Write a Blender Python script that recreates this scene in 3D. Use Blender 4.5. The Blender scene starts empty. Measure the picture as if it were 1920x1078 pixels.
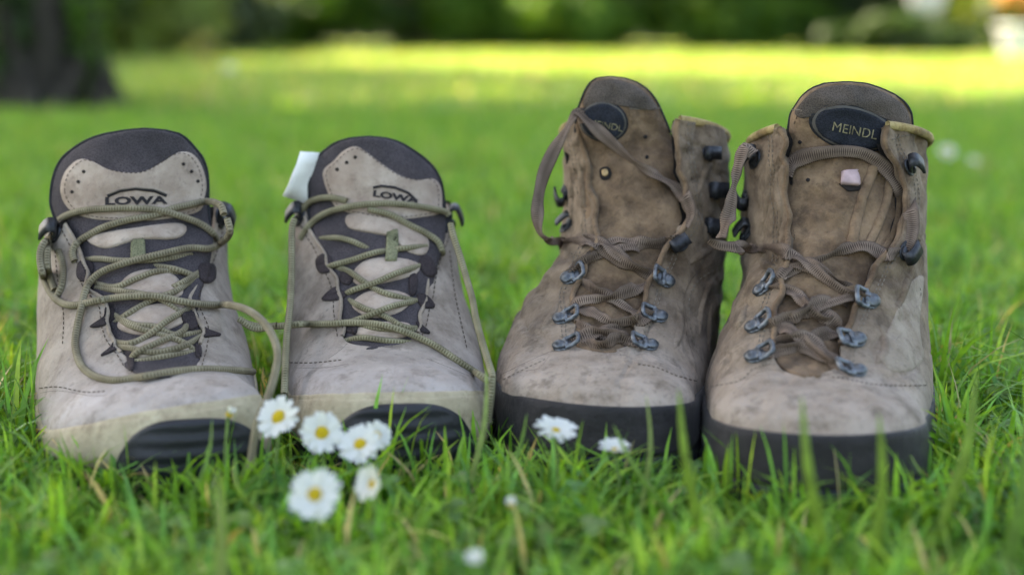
import bpy, bmesh, math, random
import numpy as np
from mathutils import Vector, Matrix, noise as mnoise
from mathutils.bvhtree import BVHTree

random.seed(7)
RNG = np.random.default_rng(11)
scene = bpy.context.scene
COL = scene.collection

# ------------------------------------------------------------------ camera
CAM_H = 0.242
PITCH = math.radians(10.7)
FPX = 1920 * 50 / 36.0
cam_d = bpy.data.cameras.new('camera')
cam = bpy.data.objects.new('camera', cam_d)
COL.objects.link(cam)
cam.location = (0, 0, CAM_H)
cam.rotation_euler = (math.pi / 2 - PITCH, 0, 0)
cam_d.lens = 50
cam_d.sensor_width = 36
cam_d.clip_start = 0.02
cam_d.clip_end = 500
cam_d.dof.use_dof = True
cam_d.dof.focus_distance = 0.81
cam_d.dof.aperture_fstop = 3.1
scene.camera = cam

# ------------------------------------------------------------------ sky + sun
SUN_EL, SUN_AZ = math.radians(52), math.radians(-55)     # azimuth from +Y, negative = to the left
world = bpy.data.worlds.new('World')
scene.world = world
world.use_nodes = True
wn = world.node_tree.nodes
bgn = wn['Background']
sky = wn.new('ShaderNodeTexSky')
sky.sky_type = 'NISHITA'
sky.sun_disc = False
sky.sun_elevation = SUN_EL
sky.sun_rotation = SUN_AZ
sky.air_density = 1.0
sky.dust_density = 2.5
world.node_tree.links.new(sky.outputs[0], bgn.inputs[0])
bgn.inputs[1].default_value = 0.12
sun_d = bpy.data.lights.new('sun', 'SUN')
sun_d.energy = 4.3
sun_d.angle = math.radians(0.6)
sun_d.color = (1.0, 0.93, 0.78)
sun = bpy.data.objects.new('sun', sun_d)
COL.objects.link(sun)
SUNV = Vector((math.sin(SUN_AZ) * math.cos(SUN_EL), math.cos(SUN_AZ) * math.cos(SUN_EL), math.sin(SUN_EL)))
sun.rotation_euler = SUNV.to_track_quat('Z', 'Y').to_euler()
sun.location = SUNV * 20
vs = scene.view_settings
vs.view_transform = 'Standard'
vs.look = 'None'
vs.gamma = 1
vs.exposure = 2.75
vs.use_curve_mapping = False
vs.use_white_balance = True          # camera set for open shade
vs.white_balance_temperature = 7800
vs.white_balance_tint = 8
scene.cycles.use_denoising = True
scene.cycles.max_bounces = 8
scene.cycles.transparent_max_bounces = 8

# ------------------------------------------------------------------ camera maths (pixels of the 1920 x 1078 photograph)
CP, SP = math.cos(PITCH), math.sin(PITCH)
def proj(P):
    P = np.asarray(P, float)
    d = P - np.array([0, 0, CAM_H])
    dep = d[..., 1] * CP - d[..., 2] * SP
    return 960 + FPX * d[..., 0] / dep, 539 - FPX * (d[..., 1] * SP + d[..., 2] * CP) / dep
def ray(px, py):
    a, b = (px - 960) / FPX, (539 - py) / FPX
    return np.array([a, CP + b * SP, -SP + b * CP])
def at(px, py, Y):
    r = ray(px, py)
    return np.array([0, 0, CAM_H]) + r * (Y / r[1])
def ground_at(px, py):
    r = ray(px, py)
    return np.array([0, 0, CAM_H]) + r * (CAM_H / -r[2])

# ------------------------------------------------------------------ helpers
def link(o, parent=None):
    COL.objects.link(o)
    if parent is not None:
        o.parent = parent
    return o
def wpos(o):
    p = Vector((0, 0, 0))
    while o is not None:
        p = p + o.location
        o = o.parent
    return p
def tag(o, label=None, cat=None, group=None, kind=None):
    if label: o['label'] = label
    if cat: o['category'] = cat
    if group: o['group'] = group
    if kind: o['kind'] = kind
    return o
def empty(name, loc):
    o = bpy.data.objects.new(name, None)
    o.empty_display_size = 0.03
    o.location = loc
    return link(o)
def mesh_from(name, verts, faces, mat=None, smooth=True, uv=None, col=None):
    me = bpy.data.meshes.new(name)
    me.from_pydata([tuple(v) for v in verts], [], [tuple(f) for f in faces])
    if smooth:
        me.polygons.foreach_set('use_smooth', [True] * len(me.polygons))
    if uv is not None:
        ul = me.uv_layers.new(name='UVMap')
        li = np.zeros(len(me.loops), dtype=np.int32)
        me.loops.foreach_get('vertex_index', li)
        ul.data.foreach_set('uv', np.asarray(uv, dtype=np.float32)[li].ravel())
    if col is not None:
        at_ = me.color_attributes.new('Col', 'FLOAT_COLOR', 'POINT')
        at_.data.foreach_set('color', np.asarray(col, dtype=np.float32).ravel())
    if mat is not None:
        me.materials.append(mat)
    me.update()
    return me
def mk(name, verts, faces, mat, parent=None, smooth=True, uv=None, col=None):
    """verts in world space; stored relative to the parent's location"""
    v = np.asarray(verts, float)
    if parent is not None:
        v = v - np.array(wpos(parent))
    return link(bpy.data.objects.new(name, mesh_from(name, v, faces, mat, smooth, uv, col)), parent)
def pchip(xs, ys):
    xs, ys = np.asarray(xs, float), np.asarray(ys, float)
    h = np.diff(xs); d = np.diff(ys) / h
    m = np.zeros_like(ys)
    for i in range(1, len(xs) - 1):
        if d[i - 1] * d[i] > 0:
            w1, w2 = 2 * h[i] + h[i - 1], h[i] + 2 * h[i - 1]
            m[i] = (w1 + w2) / (w1 / d[i - 1] + w2 / d[i])
    m[0], m[-1] = d[0], d[-1]
    def f(x):
        x = np.asarray(x, float)
        i = np.clip(np.searchsorted(xs, x, side='right') - 1, 0, len(h) - 1)
        t = (x - xs[i]) / h[i]
        t2, t3 = t * t, t * t * t
        return (2*t3-3*t2+1)*ys[i] + (t3-2*t2+t)*h[i]*m[i] + (-2*t3+3*t2)*ys[i+1] + (t3-t2)*h[i]*m[i+1]
    return f
def catmull(P, n=10, closed=False):
    P = np.asarray(P, float)
    N = len(P)
    out = []
    segs = N if closed else N - 1
    for i in range(segs):
        if closed:
            p0, p1, p2, p3 = P[(i-1) % N], P[i], P[(i+1) % N], P[(i+2) % N]
        else:
            p0, p1, p2, p3 = P[max(i-1, 0)], P[i], P[i+1], P[min(i+2, N-1)]
        for k in range(n):
            t = k / n
            out.append(0.5*((2*p1)+(-p0+p2)*t+(2*p0-5*p1+4*p2-p3)*t*t+(-p0+3*p1-3*p2+p3)*t**3))
    if not closed:
        out.append(P[-1])
    return np.array(out)
def resample(P, step, closed=False):
    P = np.asarray(P, float)
    if closed: P = np.vstack([P, P[:1]])
    L = np.concatenate([[0], np.cumsum(np.linalg.norm(np.diff(P, axis=0), axis=1))])
    n = max(3, int(round(L[-1] / step)))
    t = np.linspace(0, L[-1], n + 1)
    if closed: t = t[:-1]
    return np.stack([np.interp(t, L, P[:, k]) for k in range(P.shape[1])], 1)
def frames(P, ref=None):
    T = np.gradient(P, axis=0)
    T /= np.linalg.norm(T, axis=1)[:, None] + 1e-12
    if ref is None:
        V = P - np.array([0, 0, CAM_H])
    else:
        V = np.tile(np.asarray(ref, float), (len(P), 1))
    S = np.cross(T, V)
    S /= np.linalg.norm(S, axis=1)[:, None] + 1e-12
    U = np.cross(S, T)
    return T, S, U
def tube(P, r, n=8, caps=True, ref=None, squash=1.0, twist=None):
    """tube (or flat ribbon with squash < 1) along P -> verts, faces, uv"""
    P = np.asarray(P, float)
    N = len(P)
    T, S, U = frames(P, ref)
    r = np.broadcast_to(np.asarray(r, float), (N,))
    L = np.concatenate([[0], np.cumsum(np.linalg.norm(np.diff(P, axis=0), axis=1))])
    tw = np.zeros(N) if twist is None else np.asarray(twist)
    S2 = S * np.cos(tw)[:, None] + U * np.sin(tw)[:, None]
    U2 = -S * np.sin(tw)[:, None] + U * np.cos(tw)[:, None]
    verts, uv = [], []
    for k in range(n):
        a = 2 * math.pi * k / n
        verts.append(P + S2 * (r * math.cos(a))[:, None] + U2 * (r * squash * math.sin(a))[:, None])
        uv.append(np.stack([L / 0.01, np.full(N, k / n)], 1))
    V = np.stack(verts, 1).reshape(-1, 3)
    UV = np.stack(uv, 1).reshape(-1, 2)
    F = []
    for i in range(N - 1):
        for k in range(n):
            k2 = (k + 1) % n
            F.append((i*n+k, i*n+k2, (i+1)*n+k2, (i+1)*n+k))
    if caps:
        F.append(tuple(range(n)))
        F.append(tuple((N-1)*n + k for k in reversed(range(n))))
    return V, F, UV
def join(parts):
    V, F, UV = [], [], []
    o = 0
    for v, f, *rest in parts:
        V.append(np.asarray(v, float)); F += [tuple(i + o for i in q) for q in f]
        UV.append(rest[0] if rest else np.zeros((len(v), 2)))
        o += len(v)
    return np.vstack(V), F, np.vstack(UV)
def weld(V, F, tol=2e-5):
    key = {}
    idx = np.zeros(len(V), int); out = []
    for i, v in enumerate(V):
        k = tuple(np.round(v / tol).astype(int))
        if k not in key:
            key[k] = len(out); out.append(v)
        idx[i] = key[k]
    FF = []
    for f in F:
        g = []
        for i in f:
            j = idx[i]
            if j not in g: g.append(j)
        if len(g) > 2: FF.append(tuple(g))
    return np.array(out), FF
def vnormals(V, F):
    N = np.zeros_like(V)
    for f in F:
        a, b, c = V[f[0]], V[f[1]], V[f[2]]
        n = np.cross(b - a, c - a)
        if len(f) == 4:
            n = n + np.cross(V[f[2]] - a, V[f[3]] - a)
        for i in f: N[i] += n
    return N / (np.linalg.norm(N, axis=1)[:, None] + 1e-15)
def nz(p, s, off=0.0):
    return mnoise.noise(Vector((p[0]*s + off, p[1]*s - off, p[2]*s + 2*off)))

# ------------------------------------------------------------------ materials
def mat_new(name):
    m = bpy.data.materials.new(name)
    m.use_nodes = True
    nt = m.node_tree
    for n in list(nt.nodes): nt.nodes.remove(n)
    out = nt.nodes.new('ShaderNodeOutputMaterial')
    p = nt.nodes.new('ShaderNodeBsdfPrincipled')
    nt.links.new(p.outputs[0], out.inputs[0])
    return m, nt, p, out
def nd(nt, t, **kw):
    n = nt.nodes.new(t)
    for k, v in kw.items():
        if k.startswith('i_'):
            n.inputs[k[2:].replace('_', ' ')].default_value = v
        else:
            setattr(n, k, v)
    return n
def ramp(nt, stops):
    r = nt.nodes.new('ShaderNodeValToRGB')
    cr = r.color_ramp
    cr.elements[0].position, cr.elements[0].color = stops[0][0], (*stops[0][1], 1)
    cr.elements[1].position, cr.elements[1].color = stops[-1][0], (*stops[-1][1], 1)
    for p, c in stops[1:-1]:
        e = cr.elements.new(p); e.color = (*c, 1)
    return r
def mix(nt, fac, a, b, mode='MIX'):
    m = nt.nodes.new('ShaderNodeMix')
    m.data_type = 'RGBA'; m.blend_type = mode
    for k, v in ((0, fac), (6, a), (7, b)):
        if hasattr(v, 'is_linked') or hasattr(v, 'links'):
            nt.links.new(v, m.inputs[k])
        else:
            m.inputs[k].default_value = v if k == 0 else (*v, 1)
    return m.outputs[2]
def simple(name, c, rough=0.6, metallic=0.0, bump=0.0, bscale=400, var=0.25, vscale=60, spec=0.3):
    m, nt, p, out = mat_new(name)
    tc = nd(nt, 'ShaderNodeTexCoord')
    n = nd(nt, 'ShaderNodeTexNoise'); n.inputs['Scale'].default_value = vscale; n.inputs['Detail'].default_value = 5
    nt.links.new(tc.outputs['Object'], n.inputs['Vector'])
    r = ramp(nt, [(0.3, tuple(x * (1 - var) for x in c)), (0.7, tuple(min(1, x * (1 + var)) for x in c))])
    nt.links.new(n.outputs[0], r.inputs[0]); nt.links.new(r.outputs[0], p.inputs['Base Color'])
    p.inputs['Roughness'].default_value = rough
    p.inputs['Metallic'].default_value = metallic
    p.inputs['Specular IOR Level'].default_value = spec
    if bump:
        b = nd(nt, 'ShaderNodeTexNoise'); b.inputs['Scale'].default_value = bscale; b.inputs['Detail'].default_value = 3
        nt.links.new(tc.outputs['Object'], b.inputs['Vector'])
        bp = nd(nt, 'ShaderNodeBump'); bp.inputs['Strength'].default_value = bump; bp.inputs['Distance'].default_value = 0.001
        nt.links.new(b.outputs[0], bp.inputs['Height']); nt.links.new(bp.outputs[0], p.inputs['Normal'])
    return m
def suede(name, c_lo, c_hi, c_dust_highlight, z0, z1, dust_highlight=0.8, stain=(0.1, 0.07, 0.05), stain_amt=0.5, rough=0.85, ystop=0.09, b2s=0.8):
    """worn nubuck: mottled base, dust on the toe (object z and distance from the toe), dark stains, fine nap"""
    m, nt, p, out = mat_new(name)
    L = nt.links.new
    tc = nd(nt, 'ShaderNodeTexCoord')
    def noise(scale, detail=6, rough_=0.6):
        n = nd(nt, 'ShaderNodeTexNoise'); n.inputs['Scale'].default_value = scale
        n.inputs['Detail'].default_value = detail; n.inputs['Roughness'].default_value = rough_
        L(tc.outputs['Object'], n.inputs['Vector']); return n.outputs[0]
    r = ramp(nt, [(0.37, c_lo), (0.63, c_hi)])
    L(noise(38, 8, 0.65), r.inputs[0])
    sx = nd(nt, 'ShaderNodeSeparateXYZ'); L(tc.outputs['Object'], sx.inputs[0])
    zf = nd(nt, 'ShaderNodeMapRange'); zf.inputs[1].default_value = z1; zf.inputs[2].default_value = z0; L(sx.outputs[2], zf.inputs[0])
    yf = nd(nt, 'ShaderNodeMapRange'); yf.inputs[1].default_value = ystop + 0.05; yf.inputs[2].default_value = ystop - 0.04; L(sx.outputs[1], yf.inputs[0])
    mul = nd(nt, 'ShaderNodeMath', operation='MULTIPLY'); L(zf.outputs[0], mul.inputs[0]); L(yf.outputs[0], mul.inputs[1])
    n2 = nd(nt, 'ShaderNodeMapRange'); n2.inputs[1].default_value = 0.3; n2.inputs[2].default_value = 0.62; L(noise(55, 6), n2.inputs[0])
    n2.inputs[3].default_value = 0.35; n2.inputs[4].default_value = 1.0
    mul2 = nd(nt, 'ShaderNodeMath', operation='MULTIPLY'); L(mul.outputs[0], mul2.inputs[0]); L(n2.outputs[0], mul2.inputs[1])
    mul3 = nd(nt, 'ShaderNodeMath', operation='MULTIPLY'); L(mul2.outputs[0], mul3.inputs[0]); mul3.inputs[1].default_value = dust_highlight
    c = mix(nt, mul3.outputs[0], r.outputs[0], c_dust_highlight)
    st = nd(nt, 'ShaderNodeMapRange'); st.inputs[1].default_value = 0.52; st.inputs[2].default_value = 0.64; L(noise(70, 9, 0.7), st.inputs[0])
    st.inputs[4].default_value = stain_amt
    c = mix(nt, st.outputs[0], c, stain)
    sp = nd(nt, 'ShaderNodeMapRange'); sp.inputs[1].default_value = 0.57; sp.inputs[2].default_value = 0.68; L(noise(260, 4, 0.7), sp.inputs[0])
    sp.inputs[4].default_value = 0.35
    c = mix(nt, sp.outputs[0], c, tuple(x * 0.45 for x in c_lo))
    L(c, p.inputs['Base Color'])
    p.inputs['Roughness'].default_value = rough
    p.inputs['Specular IOR Level'].default_value = 0.18
    p.inputs['Sheen Weight'].default_value = 0.06
    p.inputs['Sheen Roughness'].default_value = 0.6
    b1 = nd(nt, 'ShaderNodeBump'); b1.inputs['Strength'].default_value = 0.35; b1.inputs['Distance'].default_value = 0.0008; L(noise(900, 3), b1.inputs['Height'])
    b2 = nd(nt, 'ShaderNodeBump'); b2.inputs['Strength'].default_value = b2s; b2.inputs['Distance'].default_value = 0.004; L(noise(90, 7, 0.6), b2.inputs['Height'])
    L(b1.outputs[0], b2.inputs['Normal']); L(b2.outputs[0], p.inputs['Normal'])
    return m
def fabric(name, c, scale=1400, rough=0.9):
    m, nt, p, out = mat_new(name)
    L = nt.links.new
    tc = nd(nt, 'ShaderNodeTexCoord')
    v = nd(nt, 'ShaderNodeTexVoronoi'); v.inputs['Scale'].default_value = scale * 0.5
    L(tc.outputs['Object'], v.inputs['Vector'])
    r = ramp(nt, [(0.1, tuple(x * 0.55 for x in c)), (0.6, tuple(x * 1.3 for x in c))])
    L(v.outputs[0], r.inputs[0])
    n = nd(nt, 'ShaderNodeTexNoise'); n.inputs['Scale'].default_value = 50; n.inputs['Detail'].default_value = 5
    L(tc.outputs['Object'], n.inputs['Vector'])
    r2 = ramp(nt, [(0.35, (0.8, 0.8, 0.8)), (0.75, (1.35, 1.3, 1.3))]); L(n.outputs[0], r2.inputs[0])
    L(mix(nt, 1.0, r.outputs[0], r2.outputs[0], 'MULTIPLY'), p.inputs['Base Color'])
    p.inputs['Roughness'].default_value = rough
    p.inputs['Specular IOR Level'].default_value = 0.2
    b = nd(nt, 'ShaderNodeBump'); b.inputs['Strength'].default_value = 0.6; b.inputs['Distance'].default_value = 0.0006
    L(v.outputs[0], b.inputs['Height']); L(b.outputs[0], p.inputs['Normal'])
    return m
def cord_mat(name, ca, cb, freq=3.0, rough=0.85):
    """braided lace: diagonal weave in the tube's own UV"""
    m, nt, p, out = mat_new(name)
    L = nt.links.new
    uv = nd(nt, 'ShaderNodeUVMap'); uv.uv_map = 'UVMap'
    mp = nd(nt, 'ShaderNodeMapping'); mp.inputs['Scale'].default_value = (freq, 2.0, 1); L(uv.outputs[0], mp.inputs[0])
    ws = []
    for rot in (1, -1):
        sx = nd(nt, 'ShaderNodeSeparateXYZ'); L(mp.outputs[0], sx.inputs[0])
        mm = nd(nt, 'ShaderNodeMath', operation='MULTIPLY_ADD'); L(sx.outputs[1], mm.inputs[0]); mm.inputs[1].default_value = rot; L(sx.outputs[0], mm.inputs[2])
        si = nd(nt, 'ShaderNodeMath', operation='MULTIPLY'); L(mm.outputs[0], si.inputs[0]); si.inputs[1].default_value = 2 * math.pi
        s2 = nd(nt, 'ShaderNodeMath', operation='SINE'); L(si.outputs[0], s2.inputs[0]); ws.append(s2.outputs[0])
    mx = nd(nt, 'ShaderNodeMath', operation='MAXIMUM'); L(ws[0], mx.inputs[0]); L(ws[1], mx.inputs[1])
    r = ramp(nt, [(0.0, cb), (0.9, ca)]); L(mx.outputs[0], r.inputs[0])
    tc = nd(nt, 'ShaderNodeTexCoord')
    n = nd(nt, 'ShaderNodeTexNoise'); n.inputs['Scale'].default_value = 90; n.inputs['Detail'].default_value = 4; L(tc.outputs['Object'], n.inputs['Vector'])
    r2 = ramp(nt, [(0.35, (0.72, 0.7, 0.68)), (0.7, (1.15, 1.15, 1.15))]); L(n.outputs[0], r2.inputs[0])
    L(mix(nt, 1.0, r.outputs[0], r2.outputs[0], 'MULTIPLY'), p.inputs['Base Color'])
    p.inputs['Roughness'].default_value = rough
    p.inputs['Specular IOR Level'].default_value = 0.2
    b = nd(nt, 'ShaderNodeBump'); b.inputs['Strength'].default_value = 0.4; b.inputs['Distance'].default_value = 0.0004
    L(mx.outputs[0], b.inputs['Height']); L(b.outputs[0], p.inputs['Normal'])
    return m
def leaf_mat(name, translucent=0.35, gain=1.0, rough=0.5):
    """colour from the per-leaf attribute; thin leaf that passes light"""
    m, nt, p, out = mat_new(name)
    L = nt.links.new
    a = nd(nt, 'ShaderNodeVertexColor'); a.layer_name = 'Col'
    tc = nd(nt, 'ShaderNodeTexCoord')
    n = nd(nt, 'ShaderNodeTexNoise'); n.inputs['Scale'].default_value = 150; n.inputs['Detail'].default_value = 3; L(tc.outputs['Object'], n.inputs['Vector'])
    r = ramp(nt, [(0.3, (0.75*gain,)*3), (0.7, (1.25*gain,)*3)]); L(n.outputs[0], r.inputs[0])
    c = mix(nt, 1.0, a.outputs[0], r.outputs[0], 'MULTIPLY')
    L(c, p.inputs['Base Color'])
    p.inputs['Roughness'].default_value = rough
    p.inputs['Specular IOR Level'].default_value = 0.3
    t = nd(nt, 'ShaderNodeBsdfTranslucent')
    c2 = mix(nt, 1.0, c, (1.5, 1.45, 0.6), 'MULTIPLY'); L(c2, t.inputs[0])
    ms = nd(nt, 'ShaderNodeMixShader'); ms.inputs[0].default_value = translucent
    L(p.outputs[0], ms.inputs[1]); L(t.outputs[0], ms.inputs[2]); L(ms.outputs[0], out.inputs[0])
    return m

M = {}
M['grey_suede'] = suede('grey_suede', (0.185, 0.142, 0.112), (0.325, 0.265, 0.218), (0.43, 0.375, 0.35), 0.046, 0.066, 0.92, (0.12, 0.088, 0.064), 0.5, ystop=0.06, b2s=0.45)  # toe dust tone lifted to hold the sky highlight as well
M['tongue_leather'] = suede('tongue_leather', (0.28, 0.208, 0.162), (0.42, 0.335, 0.272), (0.3, 0.26, 0.23), -1, 0, 0.3, (0.17, 0.12, 0.088), 0.5, b2s=0.4)
M['brown_suede'] = suede('brown_suede', (0.092, 0.058, 0.035), (0.24, 0.172, 0.115), (0.355, 0.285, 0.235), 0.05, 0.1, 0.95, (0.045, 0.028, 0.017), 0.5, ystop=0.09)
M['brown_tongue'] = suede('brown_tongue', (0.085, 0.05, 0.028), (0.235, 0.15, 0.088), (0.15, 0.12, 0.1), -1, 0, 0.2, (0.04, 0.026, 0.018), 0.5)
M['pale_suede'] = suede('pale_suede', (0.2, 0.15, 0.11), (0.33, 0.265, 0.205), (0.3, 0.25, 0.2), 0.04, 0.1, 0.6, (0.12, 0.085, 0.055), 0.45)
M['worn_edge'] = suede('worn_edge', (0.2, 0.125, 0.045), (0.46, 0.35, 0.15), (0.3, 0.24, 0.14), -1, 0, 0.2, (0.1, 0.06, 0.03), 0.6)
M['tan_rubber'] = suede('tan_rubber', (0.3, 0.24, 0.155), (0.46, 0.385, 0.265), (0.26, 0.205, 0.14), 0.004, 0.034, 0.85, (0.17, 0.12, 0.075), 0.5, rough=0.75, ystop=0.5, b2s=0.4)
M['black_rubber'] = simple('black_rubber', (0.010, 0.010, 0.014), 0.5, bump=0.3, bscale=300, var=0.45, vscale=45, spec=0.4)
M['grey_rubber'] = suede('grey_rubber', (0.012, 0.0105, 0.012), (0.028, 0.024, 0.026), (0.05, 0.042, 0.036), -0.02, 0.05, 0.7, (0.007, 0.006, 0.007), 0.5, rough=0.55, ystop=0.5, b2s=0.5)
M['mesh_fabric'] = fabric('mesh_fabric', (0.046, 0.039, 0.042), 2200)
M['black_fabric'] = fabric('black_fabric', (0.02, 0.02, 0.022))
M['brown_fabric'] = fabric('brown_fabric', (0.075, 0.06, 0.05), 2600)
M['lining'] = fabric('lining', (0.025, 0.021, 0.019), 1200)
M['webbing'] = fabric('webbing', (0.03, 0.023, 0.024), 1900)
M['olive_webbing'] = fabric('olive_webbing', (0.13, 0.13, 0.075), 2000)
M['cord'] = cord_mat('cord', (0.25, 0.215, 0.145), (0.135, 0.112, 0.07), 6.0)
M['cord_green'] = cord_mat('cord_green', (0.25, 0.225, 0.145), (0.13, 0.115, 0.066), 6.0)
M['flat_lace'] = cord_mat('flat_lace', (0.205, 0.148, 0.115), (0.06, 0.04, 0.03), 8)
M['hook_metal'] = simple('hook_metal', (0.03, 0.031, 0.036), 0.5, 0.5, bump=0.4, bscale=600, var=0.7, vscale=300, spec=0.5)
M['blue_metal'] = simple('blue_metal', (0.10, 0.107, 0.118), 0.42, 0.55, bump=0.5, bscale=500, var=0.7, vscale=240, spec=0.5)
M['brass'] = simple('brass', (0.3, 0.2, 0.1), 0.45, 0.8, var=0.4, vscale=300)
M['badge_black'] = fabric('badge_black', (0.016, 0.018, 0.024), 2200)
M['badge_rim'] = simple('badge_rim', (0.07, 0.063, 0.055), 0.7)
M['print_pale'] = simple('print_pale', (0.2, 0.17, 0.1), 0.8, var=0.6, vscale=400)
M['print_dark'] = simple('print_dark', (0.02, 0.016, 0.018), 0.8)
M['hole'] = simple('hole', (0.015, 0.011, 0.01), 0.9)
M['white_tag'] = simple('white_tag', (0.78, 0.77, 0.73), 0.7, var=0.08, vscale=90)
M['pink_tag'] = simple('pink_tag', (0.4, 0.28, 0.28), 0.55, var=0.2, vscale=200)
M['thread'] = simple('thread', (0.17, 0.14, 0.11), 0.9)
M['thread_dark'] = simple('thread_dark', (0.06, 0.042, 0.03), 0.95)
M['leaf'] = leaf_mat('leaf', 0.35)
M['grass'] = leaf_mat('grass', 0.4, rough=0.42)
M['petal'] = leaf_mat('petal', 0.25, rough=0.6)
M['daisy_disc'] = simple('daisy_disc', (0.85, 0.56, 0.015), 0.8, bump=1.0, bscale=1500, var=0.25, vscale=700)
M['stem'] = simple('stem', (0.12, 0.19, 0.05), 0.6, vscale=200)
M['bark'] = simple('bark', (0.034, 0.028, 0.022), 0.95, bump=1.0, bscale=60, var=0.6, vscale=18)
M['white_ceramic'] = simple('white_ceramic', (0.8, 0.79, 0.77), 0.35, var=0.04, vscale=12, spec=0.5)
M['soil'] = simple('soil', (0.05, 0.035, 0.025), 0.95)

# ------------------------------------------------------------------ ground
def build_ground():
    m, nt, p, out = mat_new('turf')
    L = nt.links.new
    tc = nd(nt, 'ShaderNodeTexCoord')
    n = nd(nt, 'ShaderNodeTexNoise'); n.inputs['Scale'].default_value = 9; n.inputs['Detail'].default_value = 9; n.inputs['Roughness'].default_value = 0.7
    L(tc.outputs['Object'], n.inputs['Vector'])
    r = ramp(nt, [(0.35, (0.022, 0.017, 0.008)), (0.5, (0.045, 0.06, 0.012)), (0.65, (0.085, 0.12, 0.022))])
    L(n.outputs[0], r.inputs[0]); L(r.outputs[0], p.inputs['Base Color'])
    p.inputs['Roughness'].default_value = 0.95
    b = nd(nt, 'ShaderNodeBump'); b.inputs['Strength'].default_value = 0.8; b.inputs['Distance'].default_value = 0.01
    n2 = nd(nt, 'ShaderNodeTexNoise'); n2.inputs['Scale'].default_value = 120; n2.inputs['Detail'].default_value = 5
    L(tc.outputs['Object'], n2.inputs['Vector']); L(n2.outputs[0], b.inputs['Height']); L(b.outputs[0], p.inputs['Normal'])
    xs = np.concatenate([-np.geomspace(120, 0.05, 40), [0], np.geomspace(0.05, 120, 40)])
    ys = np.concatenate([-np.geomspace(60, 0.05, 30), [0], np.geomspace(0.05, 200, 60)])
    V = [(x, y, 0.006 * nz((x, y, 0), 3.0) * min(1, 3 / (1 + abs(y))) - 0.004) for y in ys for x in xs]
    nx = len(xs)
    F = [(j*nx+i, j*nx+i+1, (j+1)*nx+i+1, (j+1)*nx+i) for j in range(len(ys)-1) for i in range(nx-1)]
    tag(mk('lawn', V, F, m), kind='structure')
build_ground()

# ------------------------------------------------------------------ boots
GREY = dict(
    C=[(0,.046),(.004,.0502),(.012,.0542),(.025,.0565),(.040,.0575),(.058,.0595),(.076,.067),(.095,.079),(.114,.093),(.131,.107),(.144,.118),(.151,.1255),(.155,.131)],
    E=[(0,.045),(.003,.0445),(.010,.0435),(.022,.0405),(.038,.036),(.056,.032),(.08,.029),(.115,.029),(.155,.031),(.205,.036),(.26,.045),(.283,.07),(.283,.108)],
    tm=[90,90,90,90,90,90,90,90,94,114,150,176,180])
BROWN = dict(
    C=[(0,.043),(.004,.048),(.012,.054),(.025,.058),(.040,.0605),(.056,.063),(.075,.072),(.094,.086),(.111,.102),(.126,.119),(.138,.137),(.147,.155),(.153,.169),(.156,.178),(.157,.184)],
    E=[(0,.042),(.003,.042),(.010,.0415),(.022,.040),(.038,.038),(.056,.035),(.08,.033),(.11,.032),(.15,.033),(.19,.035),(.235,.042),(.275,.06),(.284,.095),(.284,.13),(.282,.15)],
    tm=[90,90,90,90,90,90,90,90,92,106,132,166,180,180,180])

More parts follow.
